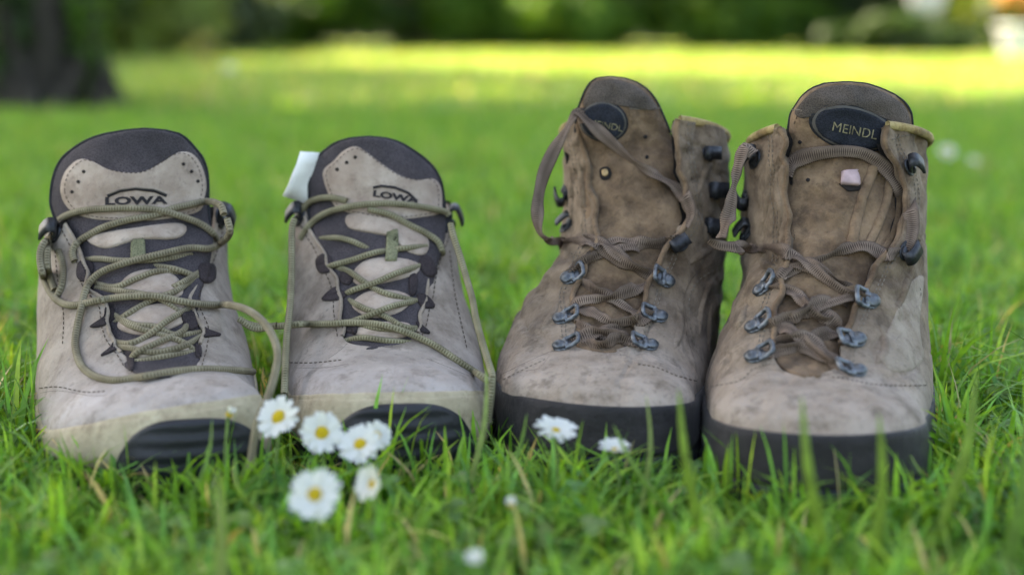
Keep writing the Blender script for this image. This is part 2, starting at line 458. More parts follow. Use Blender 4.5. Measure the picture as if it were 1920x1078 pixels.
class Boot:
    def __init__(self, prof, Y0, tip_px, yaw, silL, silR, thL, thR, tongue, label, group, style, seed, roll=0.0):
        self.roll = math.tan(math.radians(roll))
        self.prof, self.Y0, self.yaw, self.style, self.seed = prof, Y0, math.radians(yaw), style, seed
        self.h = np.array([math.sin(self.yaw), math.cos(self.yaw), 0])
        self.l = np.array([math.cos(self.yaw), -math.sin(self.yaw), 0])
        z0 = prof['C'][0][1]
        r = ray(tip_px, 780)
        x0 = (tip_px - 960) / FPX * (Y0 * CP + (CAM_H - z0) * SP)
        self.o = np.array([x0, Y0, 0.0])
        self.K = len(prof['C'])
        k = np.arange(self.K)
        C, E = np.array(prof['C']), np.array(prof['E'])
        self.sC, self.zC = pchip(k, C[:, 0]), pchip(k, C[:, 1])
        self.sE, self.zE = pchip(k, E[:, 0]), pchip(k, E[:, 1])
        self.tm = pchip(k, np.radians(prof['tm']))
        tb = lambda t: (np.array(sorted(t))[:, 0], np.array(sorted(t))[:, 1])
        self.silL, self.silR, self.thL, self.thR = tb(silL), tb(silR), tb(thL), tb(thR)
        Lk, Rk, ck = [], [], []
        for i in range(5, self.K):
            tm = math.radians(prof['tm'][i])
            a = 1.0 / (1 - math.cos(tm)) if tm > math.pi/2 + 1e-6 else 1.0
            s, z = C[i] + (E[i] - C[i]) * a
            Lk.append(self.solve_lat(s, z, *self.silL)); Rk.append(self.solve_lat(s, z, *self.silR))
            tc = (np.interp(self.vpx(C[i, 0], C[i, 1]), *self.thL) + np.interp(self.vpx(C[i, 0], C[i, 1]), *self.thR)) / 2
            ck.append(self.solve_lat(C[i, 0], C[i, 1], np.array([0., 2000.]), np.array([tc, tc])))
        for q_, f_ in ((0, 0.93), (1, 0.98)):
            m_, d_ = (Lk[q_] + Rk[q_]) / 2, (Rk[q_] - Lk[q_]) / 2
            Lk[q_], Rk[q_] = m_ - d_ * f_, m_ + d_ * f_
        kk = np.arange(5, self.K)
        self.Lf, self.Rf, self.cf = pchip(kk, Lk), pchip(kk, Rk), pchip(kk, ck)
        self.s5 = C[5, 0]
        self.tongue_rows = sorted(tongue)
        if style == 'brown':
            for nm, sg in (('thL', -1), ('thR', 1)):
                v0, x0_ = getattr(self, nm)
                vg = np.arange(v0[0], v0[-1], 6.0)
                xg = np.interp(vg, v0, x0_)
                fade = np.clip((v0[-1] - vg) / 60, 0, 1)
                xg = xg + fade * np.array([3 * math.sin(v / 74 * 6.28 + seed + sg) + 8 * mnoise.noise(Vector((v / 28, seed, sg))) for v in vg])
                setattr(self, nm, (np.append(vg, v0[-1]), np.append(xg, x0_[-1])))
        self.root = empty('hiking_boot', tuple(self.o))
        tag(self.root, label, 'boot', group)
        self.root.rotation_euler = (0, 0, 0)
    def W(self, s, l, z):
        return self.o + self.h * s + self.l * l + np.array([0, 0, z + l * self.roll])
    def vpx(self, s, z, l=0.0):
        return float(proj(self.W(s, l, z))[1])
    def solve_lat(self, s, z, vt, xt):
        l = 0.0
        for _ in range(12):
            P = self.W(s, l, z)
            px, py = proj(P)
            dep = P[1] * CP + (CAM_H - P[2]) * SP
            l += (np.interp(py, vt, xt) - px) * dep / FPX / math.cos(self.yaw)
        return float(l)
    def ext(self, u):
        """ridge, left and right lateral extents"""
        if u >= 5:
            return float(self.cf(u)), float(self.Lf(u)), float(self.Rf(u))
        s = max(0.0, float(self.sC(u)))
        q = min(1.0, s / self.s5)
        c5, L5, R5 = float(self.cf(5)), float(self.Lf(5)), float(self.Rf(5))
        w = (1 - (1 - q) ** 2.1) ** (1 / 2.1)
        w = max(w, 0.02)
        m = 3*q*q - 2*q*q*q
        mid = (L5 + R5) / 2
        mid_q = mid * (m * 0.75 + q * 0.25)
        half = (R5 - L5) / 2 * w
        return mid_q + (c5 - mid) * m, mid_q - half, mid_q + half
    def pt(self, u, th, side):
        c, L, R = self.ext(u)
        n = 2.0 + (0.12 if self.style == 'grey' else 0.35) * max(0.0, min(1.0, (7 - u) / 2))
        tm = float(self.tm(u))
        th = np.asarray(th, float)
        sg = lambda v: np.sign(v) * np.abs(v) ** (2 / n)
        A = (1 - sg(np.cos(th))) / (1 - (np.sign(round(math.cos(tm), 9)) * abs(math.cos(tm)) ** (2 / n)))
        X = np.abs(np.sin(th)) ** (2 / n)
        ex = R if side > 0 else L
        lat = c + (ex - c) * X
        s = self.sC(u) + (self.sE(u) - self.sC(u)) * A
        z = self.zC(u) + (self.zE(u) - self.zC(u)) * A
        return self.o + np.outer(s, self.h) + np.outer(lat, self.l) + np.outer(z + lat * self.roll, [0, 0, 1])
    def throat(self, u, side):
        th = np.linspace(0, 1.45, 240)
        P = self.pt(u, th, side)
        px, py = proj(P)
        x = np.interp(py, *(self.thR if side > 0 else self.thL))
        ok = (px >= x) if side > 0 else (px <= x)
        top = self.thR[0][-1]
        if py[0] > top: return 0.0
        i = int(np.argmax(ok)) if ok.any() else 239
        return float(th[i])
    def us(self):
        a = 2 * np.linspace(0, 1, 13) ** 1.7
        b = np.linspace(2, 5, 19)[1:]
        c = np.linspace(5, self.K - 1, 92)[1:]
        return np.concatenate([a, b, c])
    def shell(self, off=0.0, nth=62, u0=0.0, u1=None, curl=0.0, edge=None, thpad=0.0):
        """grid of the upper from the throat edge to the feather line, both sides welded"""
        us = [u for u in self.us() if u >= u0 - 1e-9 and (u1 is None or u <= u1 + 1e-9)]
        V, F = [], []
        rows = {}
        for side in (-1, 1):
            tt = [self.throat(u, side) for u in us]
            tt = np.array(tt)
            k = np.array([0.25, 0.5, 0.25])
            sm = np.convolve(np.pad(tt, 1, mode='edge'), k, mode='valid')
            tt = np.where(tt > 0, sm, 0)
            rows[side] = tt
            base = len(V)
            for i, u in enumerate(us):
                t0, t1 = max(0.0, tt[i] - thpad), float(self.tm(u))
                w = np.linspace(0, 1, nth) ** 1.15
                th = t0 + (t1 - t0) * w
                P = self.pt(u, th, side)
                if curl and tt[i] > 0:
                    cu = curl * max(0.0, (u - 6) / (self.K - 7))
                    P = P - np.outer(np.exp(-((th - t0) / 0.3) ** 2) * cu, self.h)
                V += list(P)
            n = nth
            for i in range(len(us) - 1):
                for j in range(n - 1):
                    q = (base+i*n+j, base+i*n+j+1, base+(i+1)*n+j+1, base+(i+1)*n+j)
                    F.append(q[::-1] if side < 0 else q)
        V, F = weld(np.array(V), F)
        self.edge_rows = (us, rows)
        return V, F
    def feather(self):
        """closed outline of the sole: right side toe->heel then left side heel->toe"""
        us = [u for u in self.us()]
        R = np.array([self.pt(u, [self.tm(u)], 1)[0] for u in us])
        Lh = np.array([self.pt(u, [self.tm(u)], -1)[0] for u in us])
        cut = int(np.argmax([float(self.tm(u)) > math.radians(172) for u in us]))
        P = np.vstack([R[:cut + 1], Lh[:cut + 1][::-1]])
        P = resample(P, 0.0035, True)
        for _ in range(3):
            P = (np.roll(P, 1, 0) + 2 * P + np.roll(P, -1, 0)) / 4
        T = np.roll(P, -1, 0) - np.roll(P, 1, 0)
        N = np.stack([T[:, 1], -T[:, 0], np.zeros(len(P))], 1)
        N /= np.linalg.norm(N, axis=1)[:, None] + 1e-12
        c = P.mean(0)
        if ((P - c) * N).sum() < 0: N = -N
        return P, N

def bvh_of(*VF):
    V, F, _ = join([(v, f) for v, f in VF])
    return BVHTree.FromPolygons([Vector(v) for v in V], F)

def hit(bvh, px, py):
    d = Vector(ray(px, py)).normalized()
    loc, nor, i, dist = bvh.ray_cast(Vector((0, 0, CAM_H)), d, 3.0)
    if loc is None: return None
    if nor.dot(d) > 0: nor = -nor
    return np.array(loc), np.array(nor), np.array(d)

def lace_path(B, ctrl, n=9, smooth=4):
    """control points (px, py, lift in m[, s]) -> points lying on the boot; s gives the distance behind the toe where the lace hangs free"""
    P2 = catmull([(c[0], c[1], c[2]) for c in ctrl], n)
    ns = len(P2)
    ov = np.full(ns, np.nan)
    for i in range(len(ctrl) - 1):
        a, b = ctrl[i], ctrl[i+1]
        for k in range(n):
            if len(a) > 3 and len(b) > 3:
                ov[i*n + k] = B.Y0 + a[3] + (b[3] - a[3]) * k / n
    if len(ctrl[-1]) > 3: ov[-1] = B.Y0 + ctrl[-1][3]
    Y = np.full(ns, np.nan)
    for i, (px, py, lf) in enumerate(P2):
        if not np.isnan(ov[i]): Y[i] = ov[i]; continue
        h = hit(B.bvh, px, py)
        if h is not None and h[0][1] < B.Y0 + 0.185: Y[i] = h[0][1] - lf
    good = ~np.isnan(Y)
    if not good.any(): Y[:] = B.Y0 + 0.1
    else: Y = np.interp(np.arange(ns), np.arange(ns)[good], Y[good])
    Ys = Y.copy()
    for _ in range(smooth):
        Ys = np.convolve(np.pad(Ys, 1, mode='edge'), [0.25, 0.5, 0.25], mode='valid')
        Ys = np.minimum(Ys, Y + 0.0006)
    P = np.array([at(p[0], p[1], y) for p, y in zip(P2, Ys)])
    return resample(P, 0.0012)
def cord(B, ctrls, name, mat, r=0.00165, parent=None):
    parts = []
    for c in ctrls:
        P = lace_path(B, c)
        parts.append(tube(P, r, 10))
    V, F, UV = join(parts)
    return mk(name, V, F, mat, parent or B.root, uv=UV)
def flat(B, ctrls, name, mat, w=0.0034, parent=None, tw=0.7, seed=0):
    parts = []
    for q, c in enumerate(ctrls):
        P = lace_path(B, c, smooth=6)
        t = np.linspace(0, 1, len(P))
        ph = seed + q * 1.7
        twi = tw * np.sin(t * (3 + 7 * len(P) / 80) + ph) + 0.3 * np.sin(t * 23 + ph)
        ww = w * (0.85 + 0.2 * np.sin(t * 9 + ph * 2))
        parts.append(tube(P, ww, 10, squash=0.15, twist=twi))
    V, F, UV = join(parts)
    return mk(name, V, F, mat, parent or B.root, uv=UV)
def drape(B, poly, lift, name, mat, parent=None, rings=7, n=64, dome=0.0, bvh=None, smooth_poly=True, Yfall=None):
    """a thin panel with real thickness laid on the boot; outline in photo pixels, star-shaped"""
    bvh = bvh or B.bvh
    poly = np.array(poly, float)
    pl = catmull(poly, 10, True) if smooth_poly else poly
    L = resample(pl, max(0.5, np.linalg.norm(np.diff(np.vstack([pl, pl[:1]]), axis=0), axis=1).sum() / n), True)
    c = L.mean(0)
    n = len(L)
    def put(p, lf):
        h = hit(bvh, p[0], p[1])
        if h is None or h[0][1] > B.Y0 + 0.2: return None
        return h[0] + h[1] * lf
    cen = put(c, lift + dome)
    if cen is None: cen = at(c[0], c[1], (Yfall if Yfall else B.Y0 + 0.15))
    V = [cen]
    rows = []
    lv = [(r / rings, lift + dome * (1 - (r / rings) ** 2)) for r in range(1, rings + 1)]
    lv[-1] = (0.985, lift * 0.85)
    lv += [(1.0, lift * 0.3), (1.0, -0.0006)]
    prev = [cen] * n
    for f, lf in lv:
        row = []
        for i in range(n):
            p = c + (L[i] - c) * f
            q = put(p, lf)
            if q is None:
                q = at(p[0], p[1], prev[i][1])
            row.append(q)
        prev = row
        rows.append(len(V)); V += row
    F = []
    for i in range(n):
        F.append((0, rows[0] + i, rows[0] + (i+1) % n))
    for a, b in zip(rows[:-1], rows[1:]):
        for i in range(n):
            j = (i+1) % n
            F.append((a+i, b+i, b+j, a+j))
    V = np.array(V)
    # face the camera
    nn = np.cross(V[F[0][1]] - V[0], V[F[0][2]] - V[0])
    if np.dot(nn, V[0] - np.array([0, 0, CAM_H])) > 0: F = [f[::-1] for f in F]
    return mk(name, V, F, mat, parent or B.root)
def dot_row(B, pts, r, name, mat, parent):
    for (px, py) in pts:
        drape(B, [(px - r, py), (px, py - r), (px + r, py), (px, py + r)], 0.0003, name, mat, parent, rings=2, n=10)
def strokes(B, lines, wpx, name, mat, parent, lift=0.0005):
    """lettering and stitched lines: thin flat strokes laid on the surface"""
    parts = []
    for ln in lines:
        p = resample(np.array(ln, float), 1.5) if len(ln) > 1 else np.array(ln)
        pts = []
        for q in p:
            h = hit(B.bvh, q[0], q[1])
            if h is not None and h[0][1] < B.Y0 + 0.2: pts.append(h[0] + h[1] * lift)
        if len(pts) < 3: continue
        P = np.array(pts)
        dep = P[:, 1].mean()
        parts.append(tube(P, wpx * dep / FPX / 2, 6, squash=0.35))
    if not parts: return None
    V, F, UV = join(parts)
    return mk(name, V, F, mat, parent)
def seams(B, lines, wpx, name, mat, lift=0.0003):
    lift = -0.0001
    for ln in lines: strokes(B, [catmull(ln, 6)], wpx * 0.7, name, mat, B.root, lift)
def stitches(B, line, mat='thread', parent=None, dash=5, gap=4, w=2.0, lift=0.0005, closed=False, smooth=True):
    ln = catmull(line, 8, closed) if smooth else np.array(line, float)
    ln = resample(ln, 1.0, closed)
    parts = []
    for k in range(0, len(ln) - dash, dash + gap):
        pts = []
        for q in ln[k:k + dash + 1]:
            h = hit(B.bvh, q[0], q[1])
            if h is not None and h[0][1] < B.Y0 + 0.2: pts.append(h[0] + h[1] * lift)
        if len(pts) < 3: continue
        P = np.array(pts)
        if np.linalg.norm(np.diff(P, axis=0), axis=1).max() > 0.004: continue
        parts.append(tube(P, w * P[:, 1].mean() / FPX / 2, 5, squash=0.6))
    if parts:
        V, F, UV = join(parts)
        tag(mk('stitching', V, F, M[mat], parent or B.root, uv=UV), kind='stuff')
def throat_stitches(B, off, mat='thread', second=None):
    for tab, sg in ((B.thL, -1), (B.thR, 1)):
        v0, x0 = tab
        for o_ in ([off] if second is None else [off, second]):
            vg = np.arange(v0[0] + 12, v0[-1] - 14, 5.0)
            xg = np.interp(vg, v0, x0) + sg * o_
            k = np.ones(9) / 9
            xg = np.convolve(np.pad(xg, 4, mode='edge'), k, mode='valid')
            stitches(B, list(zip(xg, vg)), mat)
def folds(B, lines, r=0.003, mat='brown_suede', sink=0.0012):
    """creased ridges of leather standing out of the upper"""
    for ln in lines:
        P = []
        for (x, y) in resample(catmull(ln, 8), 3):
            h = hit(B.bvh, x, y)
            if h is not None and h[0][1] < B.Y0 + 0.2: P.append(h[0] - h[1] * sink)
        if len(P) < 5: continue
        P = np.array(P)
        for _ in range(3): P[1:-1] = (P[:-2] + 2 * P[1:-1] + P[2:]) / 4
        t = np.linspace(0, 1, len(P))
        v_, f_, u_ = tube(P, r * (0.15 + 0.85 * np.sin(math.pi * t) ** 0.7), 10, squash=0.85)
        mk('leather_fold', v_, f_, M[mat], B.root, uv=u_)
def scaled(poly, f):
    q = np.array(poly, float); c = q.mean(0)
    return c + (q - c) * f
def text_px(B, txt, cx, cy, width, rot, name, mat, parent, ysc=1.0, arc=0.0, lift=0.0006, bold=0.02):
    cu = bpy.data.curves.new('lettering_curve', 'FONT')
    cu.body = txt; cu.align_x = 'CENTER'; cu.align_y = 'CENTER'; cu.offset = bold; cu.resolution_u = 3
    tmp = bpy.data.objects.new('lettering_tmp', cu); COL.objects.link(tmp)
    bpy.context.view_layer.update()
    me = bpy.data.meshes.new_from_object(tmp.evaluated_get(bpy.context.evaluated_depsgraph_get()))
    bpy.data.objects.remove(tmp); bpy.data.curves.remove(cu)
    v = np.array([x.co[:2] for x in me.vertices]); F = [tuple(p.vertices) for p in me.polygons]
    bpy.data.meshes.remove(me)
    s = width / (v[:, 0].max() - v[:, 0].min())
    x, y = v[:, 0] * s, -v[:, 1] * s * ysc
    y = y + arc * (x / (width / 2)) ** 2
    ca, sa = math.cos(rot), math.sin(rot)
    X, Yp = cx + x * ca - y * sa, cy + x * sa + y * ca
    out = []
    last = None
    for a, b in zip(X, Yp):
        h = hit(B.bvh, a, b)
        if h is not None and h[0][1] < B.Y0 + 0.2:
            last = h[0] + h[1] * lift
        elif last is not None: last = at(a, b, last[1])
        else: last = at(a, b, B.Y0 + 0.15)
        out.append(last)
    return mk(name, out, F, mat, parent, smooth=False)

# hooks and rings, local frame: x towards the throat, z out of the leather
def disc(r, h, z0=0.0, n=16, dome=0.0, sx=1.0):
    V, F = [], []
    prof = [(r, z0), (r, z0 + h * 0.75), (r * 0.9, z0 + h), (r * 0.5, z0 + h + dome * 0.75)]
    for rr, z in prof:
        for k in range(n):
            a = 2 * math.pi * k / n
            V.append((rr * math.cos(a) * sx, rr * math.sin(a), z))
    V.append((0, 0, z0 + h + dome))
    for i in range(len(prof) - 1):
        for k in range(n):
            j = (k + 1) % n
            F.append((i*n+k, i*n+j, (i+1)*n+j, (i+1)*n+k))
    for k in range(n): F.append((3*n+k, 3*n+(k+1) % n, 4*n))
    return np.array(V), F, np.zeros((len(V), 2))
def strip(path, w, th):
    P = np.array(path, float)
    P = catmull(np.stack([P[:, 0], np.zeros(len(P)), P[:, 1]], 1), 6)
    T = np.gradient(P, axis=0); T /= np.linalg.norm(T, axis=1)[:, None]
    Nn = np.stack([-T[:, 2], np.zeros(len(P)), T[:, 0]], 1)
    y = np.array([0, 1, 0.0])
    prof = [(-w/2, -th/2), (-w/2*0.92, th/2), (w/2*0.92, th/2), (w/2, -th/2)]
    V = np.concatenate([[P + y * a + Nn * b] for a, b in prof], 0).transpose(1, 0, 2).reshape(-1, 3)
    F = [(i*4+k, i*4+(k+1) % 4, (i+1)*4+(k+1) % 4, (i+1)*4+k) for i in range(len(P)-1) for k in range(4)]
    F += [(0, 1, 2, 3), tuple((len(P)-1)*4 + k for k in (3, 2, 1, 0))]
    return V, F, np.zeros((len(V), 2))
_hm = {}
def hook_meshes():
    mm = 0.001
    v, f, u = join([disc(4.4*mm, 0.9*mm, -0.6*mm, dome=0.2*mm, sx=1.25),
                    strip([(1*mm, 0.8*mm), (4*mm, 1.6*mm), (6.2*mm, 3.0*mm), (5.4*mm, 5.4*mm), (1*mm, 5.8*mm), (-3.6*mm, 5.2*mm)], 7.2*mm, 1.3*mm)])
    _hm['hook'] = mesh_from('lace_hook', v, f, M['hook_metal'])
    v, f, u = disc(2.3*mm, 0.8*mm, 0.3*mm, dome=0.9*mm)
    _hm['rivet'] = mesh_from('rivet', v + np.array([-1.8*mm, 0, 0]), f, M['hook_metal'])
    _hm['rivet_blue'] = mesh_from('rivet', (v * 1.5) + np.array([-2.0*mm, 0, 0.2*mm]), f, M['blue_metal'])
    path = np.array([(1.5, -4.2, .9), (4.5, -4.4, 1.4), (8.2, -4.0, 3.0), (8.8, 0, 3.5), (8.2, 4.0, 3.0), (4.5, 4.4, 1.4), (1.5, 4.2, .9), (1.2, 0, .9), (1.5, -4.2, .9)]) * mm
    v1, f1, u1 = tube(resample(path, 0.0009), 1.15*mm, 8, ref=(0, 0, 1))
    v, f, u = join([disc(4.6*mm, 0.9*mm, -0.6*mm, dome=0.2*mm, sx=1.15), (v1, f1, u1),
                    strip([(-1*mm, 0.9*mm), (1.5*mm, 1.6*mm), (2.6*mm, 1.2*mm)], 7*mm, 0.9*mm)])
    _hm['ring'] = mesh_from('lace_ring', v, f, M['blue_metal'])
hook_meshes()
def hook(B, px, py, kind, dpx, scale=1.0, tilt=0.0, lift=0.001):
    """place a hook (or ring) on the leather; dpx = +1 when the throat is to its right in the picture"""
    h = hit(B.bvh, px, py)
    if h is None: 
        for e in range(1, 40):
            h = hit(B.bvh, px + dpx * e, py)
            if h is not None: break
    if h is None: return
    P, N, d = h
    X = np.array([dpx * math.cos(tilt), 0, math.sin(tilt)])
    X = X - N * np.dot(X, N); X /= np.linalg.norm(X)
    Yv = np.cross(N, X)
    mat = Matrix(((X[0], Yv[0], N[0]), (X[1], Yv[1], N[1]), (X[2], Yv[2], N[2]))).to_4x4()
    o = bpy.data.objects.new('lace_ring' if kind == 'ring' else 'lace_hook', _hm['ring' if kind == 'ring' else 'hook'])
    link(o, B.root)
    o.matrix_basis = Matrix.Translation(Vector(P + N * lift) - B.root.location) @ mat @ Matrix.Scale(scale, 4)
    r = bpy.data.objects.new('rivet', _hm['rivet_blue' if kind == 'ring' else 'rivet'])
    link(r, o)

def build_body(B):
    st = B.style
    grey = st == 'grey'
    # --- upper
    V, F = B.shell(curl=(0.001 if grey else 0.0045))
    N = vnormals(V, F)
    rel = V - B.o
    amp1, amp2 = (0.0008, 0.0003) if grey else (0.0014, 0.0006)
    for i in range(len(V)):
        y, z = rel[i, 1], rel[i, 2]
        k = min(1.0, max(0.0, (z - 0.045) / 0.02))
        dsp = amp1 * nz(V[i], 26, B.seed) + amp2 * nz(V[i], 75, B.seed + 3)
        if not grey:
            kz = min(1.0, max(0.0, (z - 0.07) / 0.05))
            dsp += 0.0034 * kz * nz(V[i], 17, B.seed + 31) + 0.0018 * kz * nz(V[i], 38, B.seed + 37)
            dsp -= 0.0028 * kz * max(0, 0.13 - abs(nz(V[i], 24, B.seed + 50))) / 0.13
            dsp -= 0.0016 * k * max(0, 0.08 - abs(nz(V[i], 33, B.seed + 60))) / 0.08
            dsp += 0.0013 * k * math.sin(z * 420 + 4 * nz(V[i], 18, B.seed)) * max(0, nz(V[i], 14, B.seed + 9) + 0.25)
        else:
            dsp -= 0.0009 * k * max(0, 0.07 - abs(nz(V[i], 22, B.seed + 60))) / 0.07
            dsp += 0.0007 * k * math.sin(z * 380 + 4 * nz(V[i], 15, B.seed)) * max(0, nz(V[i], 12, B.seed + 9))
        V[i] += N[i] * dsp
    up = mk('upper', V, F, M['grey_suede' if grey else 'brown_suede'], B.root)
    so = up.modifiers.new('thickness', 'SOLIDIFY'); so.thickness = 0.0026 if grey else 0.0034; so.offset = -1
    B.upVF = (V, F)
    us, rows = B.edge_rows
    # --- tongue
    tr = B.tongue_rows
    vt = np.array([r[0] for r in tr], float)
    xl = pchip(vt, [r[1] for r in tr]); xr = pchip(vt, [r[2] for r in tr])
    uu = np.linspace(0, B.K - 1, 160)
    vv = np.array([B.vpx(float(B.sC(u)), float(B.zC(u))) for u in uu]); ss = np.array([float(B.sC(u)) for u in uu])
    o = np.argsort(vv)
    vtop = vv.min(); stop = ss[np.argmin(vv)]
    vs_ = np.concatenate([vt[0] + (vt[1]-vt[0]) * np.linspace(0, 1, 5)[:-1] ** 2, np.linspace(vt[1], vt[-1], 78)])
    n = 25
    tt = np.linspace(-1, 1, n)
    fr, bk = [], []
    th = 0.0042 if grey else 0.0036
    for v in vs_:
        l, r = float(xl(v)), float(xr(v))
        s = np.interp(v, vv[o], ss[o]) if v > vtop else stop + (vtop - v) * (0.00009 if grey else 0.0001)
        deep = np.interp(v, [vtop - 40, vtop + 60, vt[-1] - 60, vt[-1]], [0.003, 0.007 if grey else 0.016, 0.0045 if grey else 0.007, 0.003])
        mid, half = (l + r) / 2, (r - l) / 2
        Yc = B.Y0 + (s + deep) * B.h[1]
        rf, rb = [], []
        for t in tt:
            xm = (t * half) * Yc / FPX
            curv = 10.0 * xm * xm
            pl = th * (max(0.0, 1 - abs(t) ** 5)) ** 0.5 * min(1.0, half / 40 + 0.25)
            Yf = Yc + curv - pl + 0.0011 * nz((t * half / 40, v / 40, B.seed), 1.0) + (0 if grey else 0.0026 * nz((t * half / 22, v / 30, B.seed + 5), 1.0))
            rf.append(at(mid + t * half, v, Yf))
            rb.append(at(mid + t * half, v, Yc + curv + pl * 0.6 + 0.0005))
        fr.append(rf); bk.append(rb)
    nr = len(vs_)
    VT = np.array(fr).reshape(-1, 3); VB = np.array(bk).reshape(-1, 3)
    FT = [(i*n+j, (i+1)*n+j, (i+1)*n+j+1, i*n+j+1) for i in range(nr-1) for j in range(n-1)]
    off = len(VT)
    FB = [tuple(off + q for q in f[::-1]) for f in FT]
    rim = [j for j in range(n)] + [i*n + n-1 for i in range(1, nr)] + [(nr-1)*n + j for j in range(n-2, -1, -1)] + [i*n for i in range(nr-2, 0, -1)]
    FR = [(rim[k], rim[(k+1) % len(rim)], off + rim[(k+1) % len(rim)], off + rim[k]) for k in range(len(rim))]
    tg = mk('tongue', np.vstack([VT, VB]), FT + FB + FR, M['mesh_fabric' if grey else 'brown_tongue'], B.root)
    B.tongue = tg
    B.tongue_bvh = bvh_of((VT, FT))
    B.bvh_up = bvh_of((V, F))
    B.bvh = bvh_of((V, F), (VT, FT))
    # edge binding round the tongue
    ring = np.array([VT[i] for i in rim]); ring2 = np.array([VB[i - 0] for i in rim])
    e = (ring + ring2) / 2
    cutoff = [k for k in range(len(rim)) if proj(e[k])[1] < vt[-1] - 120]
    # order: start from left side going over the top to the right side
    left = [i*n for i in range(nr-1, 0, -1)]; top = list(range(n)); right = [i*n + n-1 for i in range(1, nr)]
    pth = [(VT[i] + VB[i]) / 2 for i in left + top + right]
    pth = np.array([p for p in pth if proj(p)[1] < (vt[0] + (180 if grey else 110))])
    pth = resample(pth, 0.002)
    v_, f_, u_ = tube(pth, 0.0011 if grey else 0.0008, 8)
    mk('binding', v_, f_, M['black_fabric'], tg, uv=u_)
    # --- lining and collar
    LV, LF = B.shell(off=0, nth=22, u0=6.0)
    LN = vnormals(LV, LF)
    mk('lining', LV - LN * 0.0062, LF, M['lining'], B.root)
    us, rows = B.edge_rows
    u = us[-1]
    tl = np.linspace(rows[-1][-1] + 0.02, float(B.tm(u)), 40); trr = np.linspace(rows[1][-1] + 0.02, float(B.tm(u)), 40)
    pl = np.vstack([B.pt(u, tl, -1), B.pt(u, trr, 1)[::-1]])
    pl = resample(pl, 0.003)
    v_, f_, u_ = tube(pl, 0.0030 if grey else 0.0026, 8, ref=(0, 0, 1))
    mk('collar', v_, f_, M['lining' if grey else 'worn_edge'], B.root, uv=u_)
    # --- rolled edges of the two flaps
    for side in (-1, 1):
        pts = []
        for i, uq in enumerate(us):
            if rows[side][i] <= 0: continue
            p = B.pt(uq, [rows[side][i]], side)[0]
            if not grey: p = p - B.h * 0.0045 * max(0.0, (uq - 6) / (B.K - 7))
            pts.append(p)
        pts = resample(np.array(pts), 0.002)
        v_, f_, u_ = tube(pts, 0.0012 if grey else 0.0017, 8)
        mk('flap_edge', v_, f_, M['pale_suede' if grey else 'brown_tongue'], B.root, uv=u_)
    # --- sole
    P, Nn = B.feather()
    ns = len(P)
    sdist = (P - B.o) @ B.h
    def skirt(profile, name, mat, sel=None, par=None):
        """profile(i) -> list of (out, z) for outline point i"""
        idx = list(range(ns)) if sel is None else sel
        rows_ = []
        for i in idx:
            rows_.append([np.array([P[i][0], P[i][1], 0]) + Nn[i] * o_ + np.array([0, 0, z_]) for o_, z_ in profile(i)])
        m = len(rows_[0])
        Vs = np.array(rows_).reshape(-1, 3)
        closed = sel is None
        Fs = []
        for a in range(len(idx) if closed else len(idx) - 1):
            b = (a + 1) % len(idx)
            for j in range(m - 1):
                Fs.append((a*m+j, a*m+j+1, b*m+j+1, b*m+j))
        # orientation: outward
        f = Fs[len(Fs)//2]
        nn = np.cross(Vs[f[1]] - Vs[f[0]], Vs[f[2]] - Vs[f[0]])
        c = Vs.mean(0)
        if np.dot(nn, Vs[f[0]] - c) < 0: Fs = [q[::-1] for q in Fs]
        if not closed:
            Fs.append(tuple(range(m))); Fs.append(tuple((len(idx)-1)*m + j for j in reversed(range(m))))
        return mk(name, Vs, Fs, mat, par or B.root)
    if grey:
        def rand_p(i):
            z = P[i][2] + 0.0015
            w = 0.0005 * nz(P[i], 60, 4)
            ff = 0.0035 * min(1, max(0, (0.075 - sdist[i]) / 0.05))
            return [(-0.003, z), (0.0004 + w, z + 0.0006), (0.0010 + ff * .2, z - 0.001), (0.0014 + w + ff * .55, z * 0.75 + 0.004), (0.0017 + ff, z * 0.5 + 0.004), (0.002 + ff, 0.017), (0.0005, 0.0155)]
        skirt(rand_p, 'rand', M['tan_rubber'])
        # rubberised toe guard climbing over the toe
        us_ = [u for u in B.us() if float(B.sE(u)) < 0.088]
        Vg, Fg = [], []
        m = 11
        fcol = np.array([-0.0004, 0.0005] + [0.0009] * (m - 2))
        for side in (-1, 1):
            grid, fr_ = [], []
            for u in us_:
                s_ = float(B.sC(u))
                zb = 0.0494 - (0.42 if side < 0 and B.roll > 0 else 0.27) * max(0, float(B.sE(u)) - 0.004) + 0.0006 * nz((u, side, 0), 2.0)
                tm = float(B.tm(u)); th = np.linspace(0, tm, 90)
                Pq = B.pt(u, th, side)
                lat = (Pq - B.o) @ B.l
                zl = Pq[:, 2] - lat * B.roll
                k0 = int(np.argmax(zl < max(zb, zl[-1] + 0.0005)))
                t0 = th[k0]
                grid.append(B.pt(u, t0 + (tm - t0) * np.linspace(0, 1, m), side)); fr_.append(k0 == 0)
            G = np.array(grid); base = sum(len(q) for q in Vg)
            f_ = [((i*m+j), (i*m+j+1), ((i+1)*m+j+1), ((i+1)*m+j)) for i in range(len(us_)-1) for j in range(m-1)]
            f_ = [q[::-1] for q in f_] if side < 0 else f_
            v_ = G.reshape(-1, 3); n_ = vnormals(v_, f_)
            o_ = np.array([np.full(m, 0.0009) if a else fcol for a in fr_]).reshape(-1)
            Vg.append(v_ + n_ * o_[:, None]); Fg += [tuple(base + k for k in q) for q in f_]
        mk('toe_guard', np.vstack(Vg), Fg, M['tan_rubber'], B.root)
